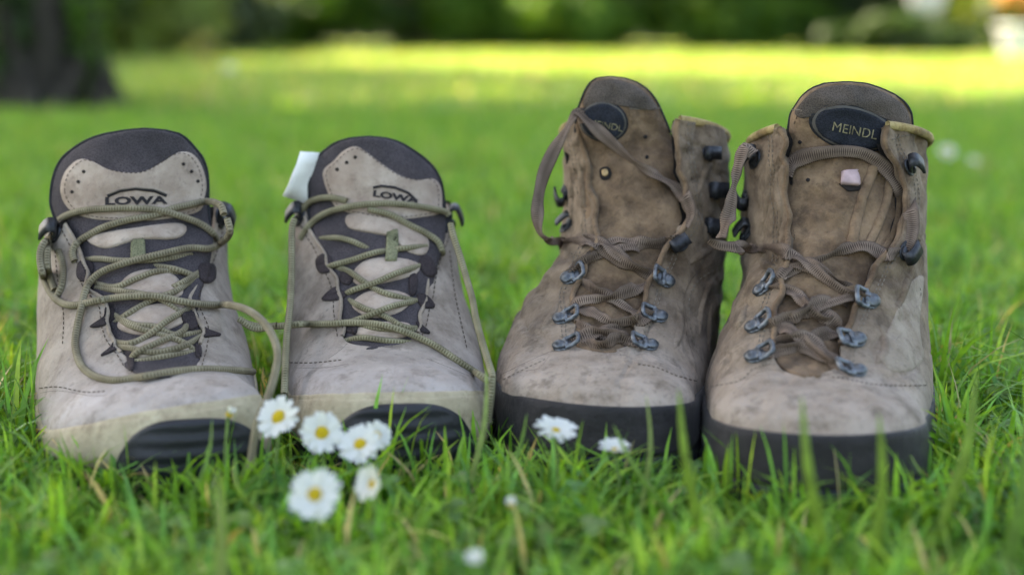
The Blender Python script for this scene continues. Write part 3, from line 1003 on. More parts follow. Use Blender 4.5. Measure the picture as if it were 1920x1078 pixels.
        def out_p(i):
            lug = 0.0016 * (1 if (int(i * 0.55) % 2) else 0)
            return [(0.0, 0.0175), (0.0018, 0.0168), (0.0026, 0.015), (0.0026 + lug, 0.010), (0.002 + lug, 0.002), (-0.006, -0.001)]
        skirt(out_p, 'outsole', M['black_rubber'])
        # toe bumper: arched, ribbed
        bx, bw, zt = B.bumper
        tipx = lambda i: proj(P[i])[0]
        fr_ = [i for i in range(ns) if sdist[i] < 0.075]
        st_ = next(k for k in range(ns) if k in set(fr_) and (k - 1) % ns not in set(fr_))
        run = []
        k = st_
        while k in set(fr_) and len(run) < ns:
            run.append(k); k = (k + 1) % ns
        arc = np.concatenate([[0], np.cumsum(np.linalg.norm(np.diff(P[run], axis=0), axis=1))])
        mid = arc[int(np.argmin([abs(tipx(i) - bx) for i in run]))]
        sel = [i for i, a in zip(run, arc) if abs(a - mid) < bw]
        arcd = {i: (a - mid) / bw for i, a in zip(run, arc)}
        def bump_p(i):
            q = abs(arcd[i])
            top = 0.008 + (zt - 0.008) * (1 - q ** 3.0) ** 0.6 if q < 1 else 0.008
            res = [(0.0005, top + 0.0004), (0.0042, top)]
            for k in range(1, 30):
                z = top + (0.003 - top) * k / 29
                rib = 0.0006 * (0.5 + 0.5 * math.tanh(4 * math.sin((z) * 2 * math.pi / 0.0078)))
                lean = 0.0022 * min(1.0, k / 12)
                res.append((0.0046 + rib + lean, z))
            res.append((0.0, 0.002))
            return res
        skirt(bump_p, 'toe_bumper', M['black_rubber'], sel)
    else:
        def rand_p(i):
            z = P[i][2] + 0.002
            w = 0.0005 * nz(P[i], 50, 4)
            return [(-0.003, z + 0.0004), (0.0006 + w, z + 0.001), (0.0014, z), (0.0018 + w, z - 0.003), (0.002, z * 0.62 + 0.004), (0.0024 + w, 0.021), (0.0028, 0.0185), (0.0005, 0.0178)]
        skirt(rand_p, 'rand', M['grey_rubber'])
        def out_p(i):
            lug = 0.0022 * (1 if (int(i * 0.5) % 2) else 0)
            return [(0.0, 0.0186), (0.0026, 0.018), (0.0032, 0.0165), (0.003 + lug, 0.010), (0.0024 + lug, 0.001), (-0.006, -0.001)]
        skirt(out_p, 'outsole', M['black_rubber'])
    bot = np.array([np.array([P[i][0], P[i][1], 0.012]) - Nn[i] * 0.001 for i in range(ns)])
    c = bot.mean(0)
    Vi = np.vstack([bot, c[None]])
    mk('insole', Vi, [(i, (i+1) % ns, ns) for i in range(ns)], M['lining'], B.root)
    B.outline = P[:, :2] + Nn[:, :2] * 0.003

GA = 'pair of low grey hiking boots'
GB = 'pair of tall brown hiking boots'
A = Boot(GREY, .695, 352, -12, roll=6,
    silL=[(400,95),(420,90),(440,87),(470,80),(520,75),(560,73),(600,72),(650,70),(700,68),(740,68),(780,72),(820,78)],
    silR=[(380,424),(400,426),(440,428),(480,427),(520,429),(560,436),(600,446),(640,457),(680,470),(720,480),(760,488),(800,490)],
    thL=[(706,285),(700,262),(688,247),(672,243),(650,214),(640,216),(625,206),(600,200),(585,204),(560,196),(540,160),(510,166),(495,158),(470,150),(440,135),(420,122),(395,112)],
    thR=[(706,285),(700,318),(685,366),(672,376),(655,370),(640,376),(620,384),(600,370),(585,364),(560,354),(545,362),(530,372),(510,378),(470,394),(440,402),(395,408)],
    tongue=[(243,268,272),(246,235,310),(252,200,335),(262,168,350),(277,141,364),(300,115,381),(324,103,388),(350,97,390),(378,95,390),(409,103,392),(440,115,400),(480,140,396),(520,150,386),(560,176,376),(600,190,380),(650,205,384),(690,236,372),(708,268,310)],
    label='grey suede hiking boot at far left, long lace loops lying across its front', group=GA, style='grey', seed=1.3)
A.bumper = (352, 0.040, 0.0435)
Bb = Boot(GREY, .72, 750, -5,
    silL=[(380,560),(400,553),(420,545),(450,542),(500,542),(550,540),(600,538),(650,536),(700,535),(750,540),(800,548)],
    silR=[(380,838),(400,842),(420,850),(450,855),(500,858),(540,862),(580,872),(620,885),(660,898),(700,908),(740,915),(780,918)],
    thL=[(652,705),(648,668),(642,650),(630,642),(612,648),(600,636),(575,640),(560,640),(545,634),(520,632),(497,612),(480,612),(470,606),(450,592),(430,580),(395,568)],
    thR=[(652,705),(648,740),(642,764),(625,782),(612,790),(590,786),(570,796),(555,800),(520,802),(490,812),(475,812),(460,824),(430,832),(395,838)],
    tongue=[(258,688,696),(261,655,725),(268,632,748),(280,613,770),(300,592,798),(318,585,815),(346,580,828),(384,580,833),(420,580,838),(460,588,832),(500,606,820),(550,622,808),(600,634,796),(635,644,786),(655,675,730)],
    label='grey suede hiking boot with a white cloth tag sticking out behind its tongue', group=GA, style='grey', seed=4.1)
Bb.bumper = (748, 0.041, 0.0445)
Cc = Boot(BROWN, .712, 1140, 9,
    silL=[(215,1062),(225,1058),(277,1055),(374,1057),(420,1058),(454,1060),(487,1055),(540,1043),(585,1021),(629,978),(687,937),(732,928),(780,925)],
    silR=[(210,1356),(220,1358),(260,1364),(337,1367),(404,1367),(464,1360),(531,1358),(598,1352),(665,1338),(732,1322),(780,1315)],
    thL=[(662,1130),(655,1100),(645,1086),(620,1076),(560,1076),(520,1086),(480,1108),(440,1118),(394,1118),(354,1108),(307,1106),(267,1094),(215,1080)],
    thR=[(662,1130),(655,1165),(645,1185),(620,1192),(585,1200),(540,1216),(500,1232),(460,1256),(430,1274),(404,1292),(374,1290),(334,1280),(294,1270),(263,1268),(210,1276)],
    tongue=[(145,1140,1146),(148,1118,1172),(157,1106,1197),(180,1093,1224),(220,1081,1245),(267,1078,1264),(310,1084,1284),(360,1090,1300),(420,1098,1300),(470,1085,1266),(520,1074,1240),(570,1066,1222),(620,1066,1204),(650,1080,1180),(664,1115,1150)],
    label='tall brown leather hiking boot with its lace looped out to the left of the ankle', group=GB, style='brown', seed=8.6)
Dd = Boot(BROWN, .66, 1545, 4,
    silL=[(220,1430),(230,1424),(277,1400),(317,1396),(364,1391),(430,1391),(470,1392),(540,1390),(592,1378),(647,1346),(708,1328),(782,1318),(820,1320)],
    silR=[(235,1722),(242,1728),(263,1739),(304,1741),(364,1736),(430,1730),(480,1732),(536,1735),(605,1730),(680,1741),(745,1748),(791,1745)],
    thL=[(706,1520),(698,1480),(690,1462),(660,1450),(610,1450),(560,1460),(520,1470),(457,1480),(414,1477),(364,1474),(330,1470),(304,1474),(250,1463),(225,1452)],
    thR=[(706,1520),(698,1550),(690,1568),(640,1580),(600,1590),(560,1614),(500,1640),(470,1664),(430,1688),(357,1698),(330,1690),(274,1660),(240,1656)],
    tongue=[(155,1582,1592),(158,1545,1625),(167,1522,1652),(180,1505,1680),(197,1493,1700),(215,1482,1709),(240,1478,1711),(290,1470,1704),(340,1462,1706),(400,1462,1704),(460,1466,1684),(520,1456,1650),(570,1448,1624),(620,1440,1596),(670,1446,1582),(694,1470,1560),(708,1500,1540)],
    label='rightmost brown leather hiking boot, flat lace arching across its tongue under the oval badge', group=GB, style='brown', seed=12.2)
BOOTS = [A, Bb, Cc, Dd]
for b in BOOTS: build_body(b)

def zig(pts, lift):
    return [(x, y, -0.003 if i in (0, len(pts) - 1) else lift) for i, (x, y) in enumerate(pts)]
# ---- boot A details
def details_A(B):
    t = B.tongue
    drape(B, [(114,359),(122,324),(147,300),(172,302),(204,318),(242,324),(273,321),(308,302),(335,286),(359,288),(377,311),(386,346),(382,372),(370,398),(300,412),(240,414),(170,410),(130,392)], 0.0012, 'leather_panel', M['tongue_leather'], t, rings=10, n=90, bvh=B.tongue_bvh)
    drape(B, [(165,452),(195,438),(260,428),(330,420),(350,430),(330,448),(260,450),(200,466)], 0.0016, 'leather_roll', M['tongue_leather'], t, bvh=B.tongue_bvh, dome=0.0012)
    for pl in ([(218,556),(240,518),(285,506),(328,518),(342,552),(290,562)], [(222,616),(240,588),(300,570),(346,576),(342,606),(275,628)], [(240,655),(285,632),(335,636),(356,654),(310,668),(258,670)]):
        drape(B, pl, 0.0012, 'leather_pad', M['tongue_leather'], t, bvh=B.tongue_bvh, dome=0.0018)
    B.bvh = bvh_of(B.upVF, *[( [np.array(v.co) + np.array(wpos(o)) for v in o.data.vertices], [tuple(p.vertices) for p in o.data.polygons]) for o in [t] + [c for c in t.children if c.name.startswith('leather')]])
    dot_row(B, [(157,322),(147,341),(135,360),(344,308),(359,322),(371,340)], 3.6, 'perforation', M['hole'], t)
    stitches(B, scaled([(114,359),(122,324),(147,300),(172,302),(204,318),(242,324),(273,321),(308,302),(335,286),(359,288),(377,311),(386,346),(382,372),(370,398),(300,412),(240,414),(170,410),(130,392)], 0.94), 'thread_dark', t, closed=True, w=1.5)
    throat_stitches(B, 13, 'thread_dark')
    stitches(B, [(76,728),(110,726),(160,736),(205,734)], 'thread_dark'); stitches(B, [(104,470),(110,530),(120,590),(118,650)], 'thread_dark')
    # maker's emblem: arched bar over wide capitals
    def letters(cx, cy, w, h, rot):
        ca, sa = math.cos(rot), math.sin(rot)
        q = lambda x, y: (cx + x*ca - y*sa, cy + x*sa + y*ca)
        cell = w / 4
        out = []
        g = cell * 0.36
        x0 = [-w/2 + cell * (k + 0.5) for k in range(4)]
        out.append([q(x0[0]-g, -h/2), q(x0[0]-g, h/2), q(x0[0]+g, h/2)])
        out.append([q(x0[1]+g*a, h/2*b) for a, b in [(-1,-.5),(-.6,-1),(.6,-1),(1,-.5),(1,.5),(.6,1),(-.6,1),(-1,.5),(-1,-.5)]])
        out.append([q(x0[2]+g*a, h/2*b) for a, b in [(-1.1,-1),(-1,.6),(-.6,1),(-.1,.8),(0,-.6),(.1,.8),(.6,1),(1,.6),(1.1,-1)]])
        out.append([q(x0[3]+g*a, h/2*b) for a, b in [(-1,1),(-1,-.4),(-.6,-1),(.6,-1),(1,-.4),(1,1)]])
        out.append([q(x0[3]-g, h*0.15), q(x0[3]+g, h*0.15)])
        return out
    B.letters = letters
    text_px(B, 'LOWA', 254, 377, 116, -0.02, 'lettering', M['print_dark'], t, ysc=0.52, lift=0.0006, bold=0.045)
    strokes(B, [[(202,368),(225,358),(255,354),(290,358),(312,367)]], 6, 'emblem_arch', M['print_dark'], t)
    strokes(B, [[(206,364),(228,355.5),(255,352.5),(288,355),(309,363)]], 1.8, 'emblem_line', M['thread'], t, lift=0.0013)
    drape(B, [(247,452),(272,450),(273,470),(274,492),(246,492),(246,470)], 0.0022, 'lace_keeper', M['olive_webbing'], t, smooth_poly=False, rings=4, n=40)
    webs_A = [[(150,492),(172,492),(176,508),(160,528),(146,520)], [(170,614),(196,594),(200,576),(214,578),(214,596),(200,610)], [(190,668),(208,652),(216,640),(224,646),(220,656)], [(378,614),(392,620),(414,629),(395,632),(378,632)],
              [(374,496),(400,498),(402,524),(388,532),(374,522)], [(340,590),(352,586),(370,590),(370,614),(350,618)], [(236,660),(250,662),(252,690),(244,694)], [(366,648),(376,650),(378,668),(368,670)]]
    for w in webs_A: drape(B, w, 0.0014, 'lace_loop', M['webbing'], rings=4, n=30)
    hook(B, 105, 438, 'hook', 1, 1.35, 0.1)
    hook(B, 411, 410, 'hook', -1, 1.35, 0.1)
    # seams
    seams(B, [[(72,738),(100,733),(130,735),(170,742),(200,741)], [(440,690),(478,694)]], 2.6, 'seam', M['thread_dark'], lift=0.0002)
    lo, hi, top = 0.002, 0.0042, 0.0062
    laces = [
        zig([(246,680),(308,668),(366,660)], lo),
        zig([(212,648),(240,652),(285,660),(320,655),(352,645),(388,624)], lo) ,
        zig([(225,600),(250,612),(300,627),(340,640),(368,660)], lo),
        zig([(245,676),(257,660),(300,640),(340,622),(352,606)], hi),
        zig([(212,640),(240,644),(270,633),(315,600),(360,575)], hi),
        zig([(210,588),(250,608),(290,612),(330,628),(385,622)], lo),
        zig([(215,606),(245,585),(290,560),(330,545),(372,516)], lo),
        zig([(180,540),(230,546),(300,560),(352,600)], lo),
        zig([(176,530),(215,538),(260,520),(300,508),(355,515)], lo),
        zig([(286,498),(330,505),(376,522)], hi),
        zig([(321,540),(345,528),(372,511)], hi),
        zig([(155,489),(182,485),(236,489),(300,486),(360,478)], lo),
    ]
    cord(B, laces, 'lace', M['cord'], 0.0018)
    loops = [
        [(103,442,.004),(108,416,.004),(135,400,.0045),(172,393,.0045),(217,391,.005),(261,391,.005),(302,395,.005),(340,406,.005),(374,419,.0045),(396,434,.004),(407,450,.003)],
        [(420,402,.004,.126),(412,384,.004,.13),(387,378,.004),(355,384,.003),(324,391,.003),(286,404,.003),(242,412,.003),(198,425,.003),(166,441,.003),(144,456,.003),(136,474,.003),(140,490,.002)],
        [(426,410,.004,.126),(431,436,.006,.122),(418,453,.006),(393,466,.006),(355,465,.006),(308,475,.007),(261,486,.007),(217,499,.0065),(184,514,.006),(165,534,.006),(157,556,.006),(152,580,.006),(145,612,.004),(141,648,.0035),(152,684,.003),(178,705,.003),(214,713,.003),(257,708,.003),(329,696,.003),(384,692,.003),(438,694,.0025),(474,697,.0015)],
        [(100,444,.004),(82,456,.004,.135),(75,480,.004,.13),(80,515,.005,.122),(94,547,.005),(112,566,.005),(140,572,.0055),(185,563,.006),(239,556,.007),(293,555,.007),(340,565,.007),(384,571,.007),(431,572,.006,.062),(467,583,.006,.046),(496,606,.006,.034),(514,636,.005,.022),(521,667,.004,.012),(515,703,.003,.004),(503,743,.002,-.004),(484,790,.002,-.012),(474,840,.002,-.014),(470,880,.002,-.016)],
        [(98,446,.003),(89,470,.003,.133),(90,505,.003,.126),(103,545,.004)],
        [(110,470,.002),(118,500,.002),(116,535,.003),(104,560,.003)],
    ]
    cord(B, loops, 'lace', M['cord'], 0.0021)
details_A(A)

def rebvh(B):
    t = B.tongue
    B.bvh = bvh_of(B.upVF, *[([np.array(v.co) + np.array(wpos(o)) for v in o.data.vertices], [tuple(p.vertices) for p in o.data.polygons]) for o in [t] + [c for c in t.children if c.name.startswith(('leather', 'badge'))]])
def details_B(B):
    t = B.tongue
    drape(B, [(618,368),(606,324),(626,302),(645,283),(668,275),(689,287),(721,311),(752,330),(784,338),(812,336),(826,352),(828,384),(820,402),(740,412),(680,405),(635,392)], 0.0012, 'leather_panel', M['tongue_leather'], t, rings=10, n=90, bvh=B.tongue_bvh)
    drape(B, [(652,404),(700,400),(745,415),(800,446),(796,478),(760,470),(735,446),(700,438),(655,428)], 0.0014, 'leather_roll', M['tongue_leather'], t, bvh=B.tongue_bvh, dome=0.001)
    for pl in ([(660,518),(685,490),(735,484),(782,494),(780,514),(725,530),(676,536)], [(660,574),(690,548),(740,546),(770,560),(752,584),(700,596)], [(662,622),(705,606),(765,608),(765,630),(705,636)]):
        drape(B, pl, 0.0012, 'leather_pad', M['tongue_leather'], t, bvh=B.tongue_bvh, dome=0.0018)
    rebvh(B)
    dot_row(B, [(666,295),(650,305),(632,318)], 3.8, 'perforation', M['hole'], t)
    stitches(B, scaled([(618,368),(606,324),(626,302),(645,283),(668,275),(689,287),(721,311),(752,330),(784,338),(812,336),(826,352),(828,384),(820,402),(740,412),(680,405),(635,392)], 0.94), 'thread_dark', t, closed=True, w=1.5)
    throat_stitches(B, 13, 'thread_dark')
    stitches(B, [(545,680),(590,681),(640,676)], 'thread_dark'); stitches(B, [(842,470),(850,540),(862,600),(876,660)], 'thread_dark')
    text_px(B, 'LOWA', 741, 370, 86, 0.17, 'lettering', M['print_dark'], t, ysc=0.58, lift=0.0006, bold=0.045)
    strokes(B, [[(700,352),(715,349),(740,352),(765,362),(782,378)]], 5, 'emblem_arch', M['print_dark'], t)
    drape(B, [(726,436),(745,432),(748,455),(744,490),(722,490),(724,460)], 0.0022, 'lace_keeper', M['olive_webbing'], t, smooth_poly=False, rings=4, n=40)
    webs = [[(594,488),(610,476),(622,486),(622,508),(600,512)], [(604,562),(628,540),(642,545),(650,556),(630,564)], [(640,606),(668,610),(668,625),(650,622)], [(788,482),(806,484),(818,512),(806,520),(790,508)],
            [(782,552),(800,556),(815,576),(795,578),(784,568)], [(780,604),(792,612),(806,626),(788,622)], [(768,518),(782,516),(780,550),(768,552)], [(640,512),(664,514),(656,534),(640,530)]]
    for w in webs: drape(B, w, 0.0014, 'lace_loop', M['webbing'], rings=4, n=30)
    hook(B, 563, 408, 'hook', 1, 1.3, 0.05)
    hook(B, 842, 414, 'hook', -1, 1.3, 0.15)
    seams(B, [[(542,689),(580,690),(620,688),(652,682)], [(616,672),(640,655),(655,640)], [(800,672),(840,688),(880,705)]], 2.2, 'seam', M['thread_dark'], lift=0.0002)
    # cloth tag behind the tongue
    pts = [(563,284),(596,286),(584,330),(578,384),(556,376),(531,368),(546,328)]
    Yt = B.Y0 + 0.172
    n = 6
    fr = []
    for k, (lx, ly, rx, ry) in enumerate([(563,284,604,288),(556,306,602,310),(548,328,596,332),(541,348,590,355),(531,368,584,386)]):
        for j in range(n):
            a = j / (n - 1)
            fr.append(at(lx + (rx - lx) * a, ly + (ry - ly) * a, Yt - 0.003 * math.sin(a * 3 + k * 0.8) + 0.004 * a))
    V = np.array(fr); off = len(V)
    F = [(i*n+j, (i+1)*n+j, (i+1)*n+j+1, i*n+j+1) for i in range(4) for j in range(n-1)]
    o = mk('cloth_tag', V, F, M['white_tag'], B.root)
    so = o.modifiers.new('thickness', 'SOLIDIFY'); so.thickness = 0.0008
    lo, hi = 0.002, 0.0042
    laces = [
        zig([(646,640),(680,633),(720,638),(770,643)], lo),
        zig([(655,563),(680,577),(720,592),(755,612),(785,616)], lo),
        zig([(650,606),(690,592),(735,574),(790,562)], hi),
        zig([(625,500),(651,507),(673,522),(700,540),(730,552),(785,566)], lo),
        zig([(648,552),(664,543),(705,529),(746,511),(790,498)], hi),
        zig([(610,503),(625,497),(658,488),(702,474),(730,470)], hi),
        zig([(601,448),(632,446),(664,454),(696,470)], lo),
        zig([(730,470),(752,466),(800,462)], lo),
        zig([(670,612),(720,616),(784,620)], lo),
    ]
    cord(B, laces, 'lace', M['cord_green'], 0.0018)
    s_h = 0.128
    loops = [
        [(566,396,.004),(579,380,.004),(600,372,.004),(626,371,.003),(650,377,.002)],
        [(563,448,.003),(577,425,.003),(604,403,.004),(642,390,.005),(689,383,.005),(737,382,.005),(784,387,.005),(831,396,.004),(842,404,.004)],
        [(690,392,.0025),(733,403,.003),(768,422,.0035),(800,438,.0035),(822,454,.003),(830,475,.002)],
        [(845,420,.004,s_h),(850,442,.006,.122),(863,482,.006,.112),(875,523,.006,.1),(885,558,.006,.086),(893,600,.005,.068),(904,640,.004,.05),(914,674,.003,.036),(923,706,.003,.024),(914,712,.003,.022),(895,700,.003,.026),(864,680,.003),(814,647,.0035),(764,624,.005),(714,609,.006),(664,605,.006),(614,607,.005),(563,608,.004,.08),(507,612,.003,.088),(470,609,.003,.09),(448,598,.003,.092)],
        [(552,410,.004,s_h),(547,435,.005,.124),(547,504,.005,.11),(545,558,.005,.094),(541,600,.005,.08),(537,640,.005,.062),(535,690,.004,.04),(533,740,.004,.026)],
        [(456,604,.004,.09),(480,616,.003,.088),(520,610,.003,.085)],
        [(923,706,.003,.024),(921,740,.003,.02),(915,790,.003,.02)],
    ]
    cord(B, loops, 'lace', M['cord_green'], 0.002)
details_B(Bb)

def badge(B, cx, cy, rx, ry, rot, txt, twid, trot, tx, ty):
    t = B.tongue
    def ell(k, n=24):
        return [(cx + k*rx*math.cos(a)*math.cos(rot) - k*ry*math.sin(a)*math.sin(rot), cy + k*rx*math.cos(a)*math.sin(rot) + k*ry*math.sin(a)*math.cos(rot)) for a in np.linspace(0, 2*math.pi, n, endpoint=False)]
    drape(B, ell(1.08), 0.0008, 'badge_surround', M['black_fabric'], t, bvh=B.tongue_bvh, n=48)
    drape(B, ell(1.0), 0.0016, 'badge_rim', M['badge_rim'], t, bvh=B.tongue_bvh, n=48)
    drape(B, ell(0.93), 0.0021, 'badge', M['badge_black'], t, bvh=B.tongue_bvh, n=48)
    rebvh(B)
    text_px(B, txt, tx, ty, twid, trot, 'lettering', M['print_pale'], t, lift=0.0006, bold=0.0)
def details_C(B):
    t = B.tongue
    drape(B, [(1095,200),(1104,166),(1118,153),(1145,150),(1180,157),(1208,174),(1232,206),(1180,202),(1130,194)], 0.0009, 'fabric_panel', M['brown_fabric'], t, bvh=B.tongue_bvh)
    badge(B, 1132, 228, 43, 36, 0.25, 'MEINDL', 62, 0.18, 1136, 236)
    for (x, y) in [(1210,257),(1213,295)]: drape(B, [(x-4,y),(x,y-4),(x+4,y),(x,y+4)], 0.0004, 'perforation', M['hole'], t, rings=2, n=10)
    drape(B, [(1125,318),(1140,313),(1147,325),(1141,337),(1127,336)], 0.0008, 'eyelet', M['hole'], t, rings=3, n=24)
    drape(B, [(1129,320),(1138,317),(1141,325),(1136,332),(1130,330)], 0.0014, 'rivet', M['brass'], t, rings=3, n=20)
    strokes(B, [[(1180,204),(1210,206),(1240,203)]], 2, 'stitching', M['thread'], t)
    folds(B, [[(1352,505),(1330,535),(1314,580),(1312,640)], [(1338,560),(1328,610),(1330,670)], [(1346,460),(1310,480),(1288,500)], [(1080,280),(1090,330),(1094,390),(1088,440)], [(1068,310),(1072,370),(1070,430)],
              [(1050,560),(1036,590),(1010,628)], [(1265,560),(1276,610),(1262,660)], [(1340,300),(1318,330),(1308,372)]], 0.0032)
    throat_stitches(B, 20, 'thread', 27)
    stitches(B, [(1096,214),(1104,176),(1120,160),(1145,156),(1178,163),(1205,180),(1228,204)], 'thread_dark', t)
    seams(B, [[(1352,489),(1318,505),(1296,524),(1282,562),(1286,620),(1300,668)], [(940,702),(985,680),(1025,662),(1050,655)], [(1060,470),(1085,480),(1100,470)]], 2.2, 'seam', M['thread_dark'])
    stitches(B, [(1354,500),(1324,514),(1304,532),(1291,566),(1295,620),(1308,664)], 'thread')
    stitches(B, [(945,712),(990,690),(1030,671)], 'thread'); stitches(B, [(1196,684),(1230,690),(1270,706),(1310,716)], 'thread_dark')
    stitches(B, [(1288,234),(1318,230),(1352,232)], 'thread')
    seams(B, [[(1284,240),(1290,300),(1302,360),(1310,400),(1318,440)], [(1312,350),(1312,385),(1340,398),(1352,400)], [(1362,470),(1330,490),(1300,520),(1284,560),(1290,620)], [(985,695),(1010,690),(1030,668)], [(1182,690),(1170,676),(1162,662)]], 2.0, 'seam', M['thread_dark'], lift=0.0003)
    hook(B, 1327, 288, 'hook', -1, 1.15, 0); hook(B, 1338, 358, 'hook', -1, 1.35, 0); hook(B, 1334, 430, 'hook', -1, 1.35, 0.1); hook(B, 1274, 458, 'hook', -1, 1.1, -0.6)
    hook(B, 1060, 302, 'hook', 1, 1.1, 0); hook(B, 1062, 362, 'hook', 1, 1.1, 0); hook(B, 1064, 425, 'hook', 1, 1.1, 0)
    for (x, y, d, ti) in [(1246,526,-1,0.2),(1232,594,-1,0.1),(1214,648,-1,0.0),(1070,520,1,0.3),(1056,598,1,0.1),(1056,650,1,0.1)]:
        hook(B, x, y, 'ring', d, 1.1, ti)
    lo, hi = 0.0035, 0.0065
    la = [
        [(1083,207,.004),(1098,224,.004),(1120,244,.005),(1154,274,.006),(1194,307,.006),(1240,334,.006),(1274,357,.006),(1290,380,.005),(1295,404,.004),(1285,425,.003)],
        [(1090,232,.003),(1083,210,.004),(1068,232,.004,.155),(1050,262,.004,.15),(1034,292,.004,.148),(1017,334,.004,.142),(1008,387,.004,.135),(1012,434,.004,.13),(1030,450,.004,.126),(1056,457,.004)],
        zig([(1062,456),(1101,455),(1130,468),(1165,490),(1200,506),(1230,522)], hi),
        zig([(1282,446),(1262,450),(1231,458),(1190,455),(1155,450),(1120,470),(1084,500),(1072,518)], lo),
        zig([(1064,590),(1086,565),(1141,558),(1180,545),(1228,528)], hi),
        zig([(1076,526),(1110,540),(1150,560),(1186,583),(1222,596)], lo),
        zig([(1068,600),(1090,610),(1120,622),(1160,630),(1200,645)], lo),
        zig([(1066,648),(1090,632),(1130,622),(1180,604),(1220,594)], lo),
        zig([(1068,650),(1101,622),(1141,626),(1176,638),(1205,650)], hi),
        zig([(1062,520),(1090,494),(1130,474),(1180,462),(1225,462)], .0045),
        zig([(1100,446),(1135,458),(1170,486),(1205,512)], .008),
        zig([(1084,575),(1120,590),(1150,604),(1190,600),(1218,592)], .0075),
        zig([(1088,640),(1125,646),(1160,634),(1200,640)], .0075),
    ]
    flat(B, la, 'lace', M['flat_lace'], 0.0044, tw=0.9, seed=0.4)
details_C(Cc)
def details_D(B):
    t = B.tongue
    drape(B, [(1490,214),(1500,196),(1520,176),(1550,163),(1600,160),(1648,171),(1686,191),(1702,212),(1702,240),(1660,222),(1600,198),(1545,200),(1510,222)], 0.0008, 'fabric_panel', M['brown_fabric'], t, bvh=B.tongue_bvh, n=80)
    badge(B, 1597, 240, 76, 40, 0.22, 'MEINDL', 84, 0.2, 1602, 246)
    for (x, y) in [(1500,267),(1515,338)]: drape(B, [(x-4,y),(x,y-4),(x+4,y),(x,y+4)], 0.0004, 'perforation', M['hole'], t, rings=2, n=10)
    strokes(B, [[(1486,207),(1500,206),(1512,212)]], 2, 'stitching', M['thread'], t)
    drape(B, [(1573,346),(1590,340),(1612,346),(1612,358),(1590,360)], 0.0012, 'eyelet', M['hole'], t, smooth_poly=False, rings=3, n=30)
    drape(B, [(1577,322),(1604,320),(1609,336),(1608,350),(1576,348)], 0.0045, 'pink_label', M['pink_tag'], t, smooth_poly=False, rings=4, n=40)
    folds(B, [[(1460,300),(1456,350),(1464,400),(1458,446)], [(1436,318),(1440,370),(1430,430)], [(1420,480),(1440,500),(1462,506)], [(1718,360),(1714,410),(1722,450)], [(1724,480),(1704,520),(1690,560),(1672,600)],
              [(1400,560),(1394,590),(1376,630)], [(1646,600),(1660,650),(1640,690)], [(1722,300),(1700,350)]], 0.0032)
    throat_stitches(B, 20, 'thread', 27)
    stitches(B, [(1490,232),(1503,204),(1522,184),(1552,170),(1598,167),(1645,178),(1680,196),(1700,222)], 'thread_dark', t)
    stitches(B, [(1334,724),(1385,716),(1412,694),(1440,684),(1468,686)], 'thread'); stitches(B, [(1560,708),(1590,712),(1640,722),(1700,724),(1736,722)], 'thread_dark')
    stitches(B, [(1672,262),(1700,254),(1732,256)], 'thread'); stitches(B, [(1410,262),(1430,250),(1452,248)], 'thread')
    # gusset folds inside the right flap
    for k, ln in enumerate([[(1640,300),(1628,340),(1610,390),(1600,440),(1594,470)], [(1668,330),(1660,380),(1642,430),(1625,466)], [(1684,360),(1680,410),(1668,450),(1650,476)]]):
        P = []
        for (x, y) in resample(catmull(ln, 8), 4):
            h = hit(B.bvh, x, y)
            if h is not None: P.append(h[0] + h[1] * 0.0008)
        v_, f_, u_ = tube(np.array(P), 0.0032 - 0.0005 * k, 8, squash=0.7)
        mk('gusset_fold', v_, f_, M['brown_tongue'], t, uv=u_)
    drape(B, [(1730,518),(1728,560),(1723,605),(1727,645),(1731,672),(1708,694),(1674,696),(1654,676),(1655,640),(1672,604),(1688,562),(1708,528)], 0.0007, 'pale_panel', M['pale_suede'], rings=8)
    stitches(B, [(1724,540),(1724,562),(1708,594),(1708,630),(1712,660),(1696,684),(1668,682)], 'thread')
    seams(B, [[(1714,470),(1732,490),(1722,560),(1708,610),(1716,650),(1726,660)], [(1690,700),(1714,676),(1724,660)], [(1385,728),(1410,705),(1436,694),(1470,694)], [(1540,706),(1580,700),(1604,742)], [(1480,300),(1476,350),(1484,400),(1490,450)]], 2.2, 'seam', M['thread_dark'], lift=0.0003)
    hook(B, 1417, 300, 'hook', 1, 1.25, 0); hook(B, 1402, 372, 'hook', 1, 1.15, 0); hook(B, 1400, 440, 'hook', 1, 1.15, 0)
    hook(B, 1704, 316, 'hook', -1, 1.2, 0); hook(B, 1697, 470, 'hook', -1, 1.2, -0.5)
    for (x, y, d, ti) in [(1628,564,-1,0.1),(1602,638,-1,-0.3),(1602,697,-1,-0.2),(1432,542,1,0.3),(1418,612,1,0.0),(1418,669,1,0.0)]:
        hook(B, x, y, 'ring', d, 1.15, ti)
    lo, hi = 0.0035, 0.0065
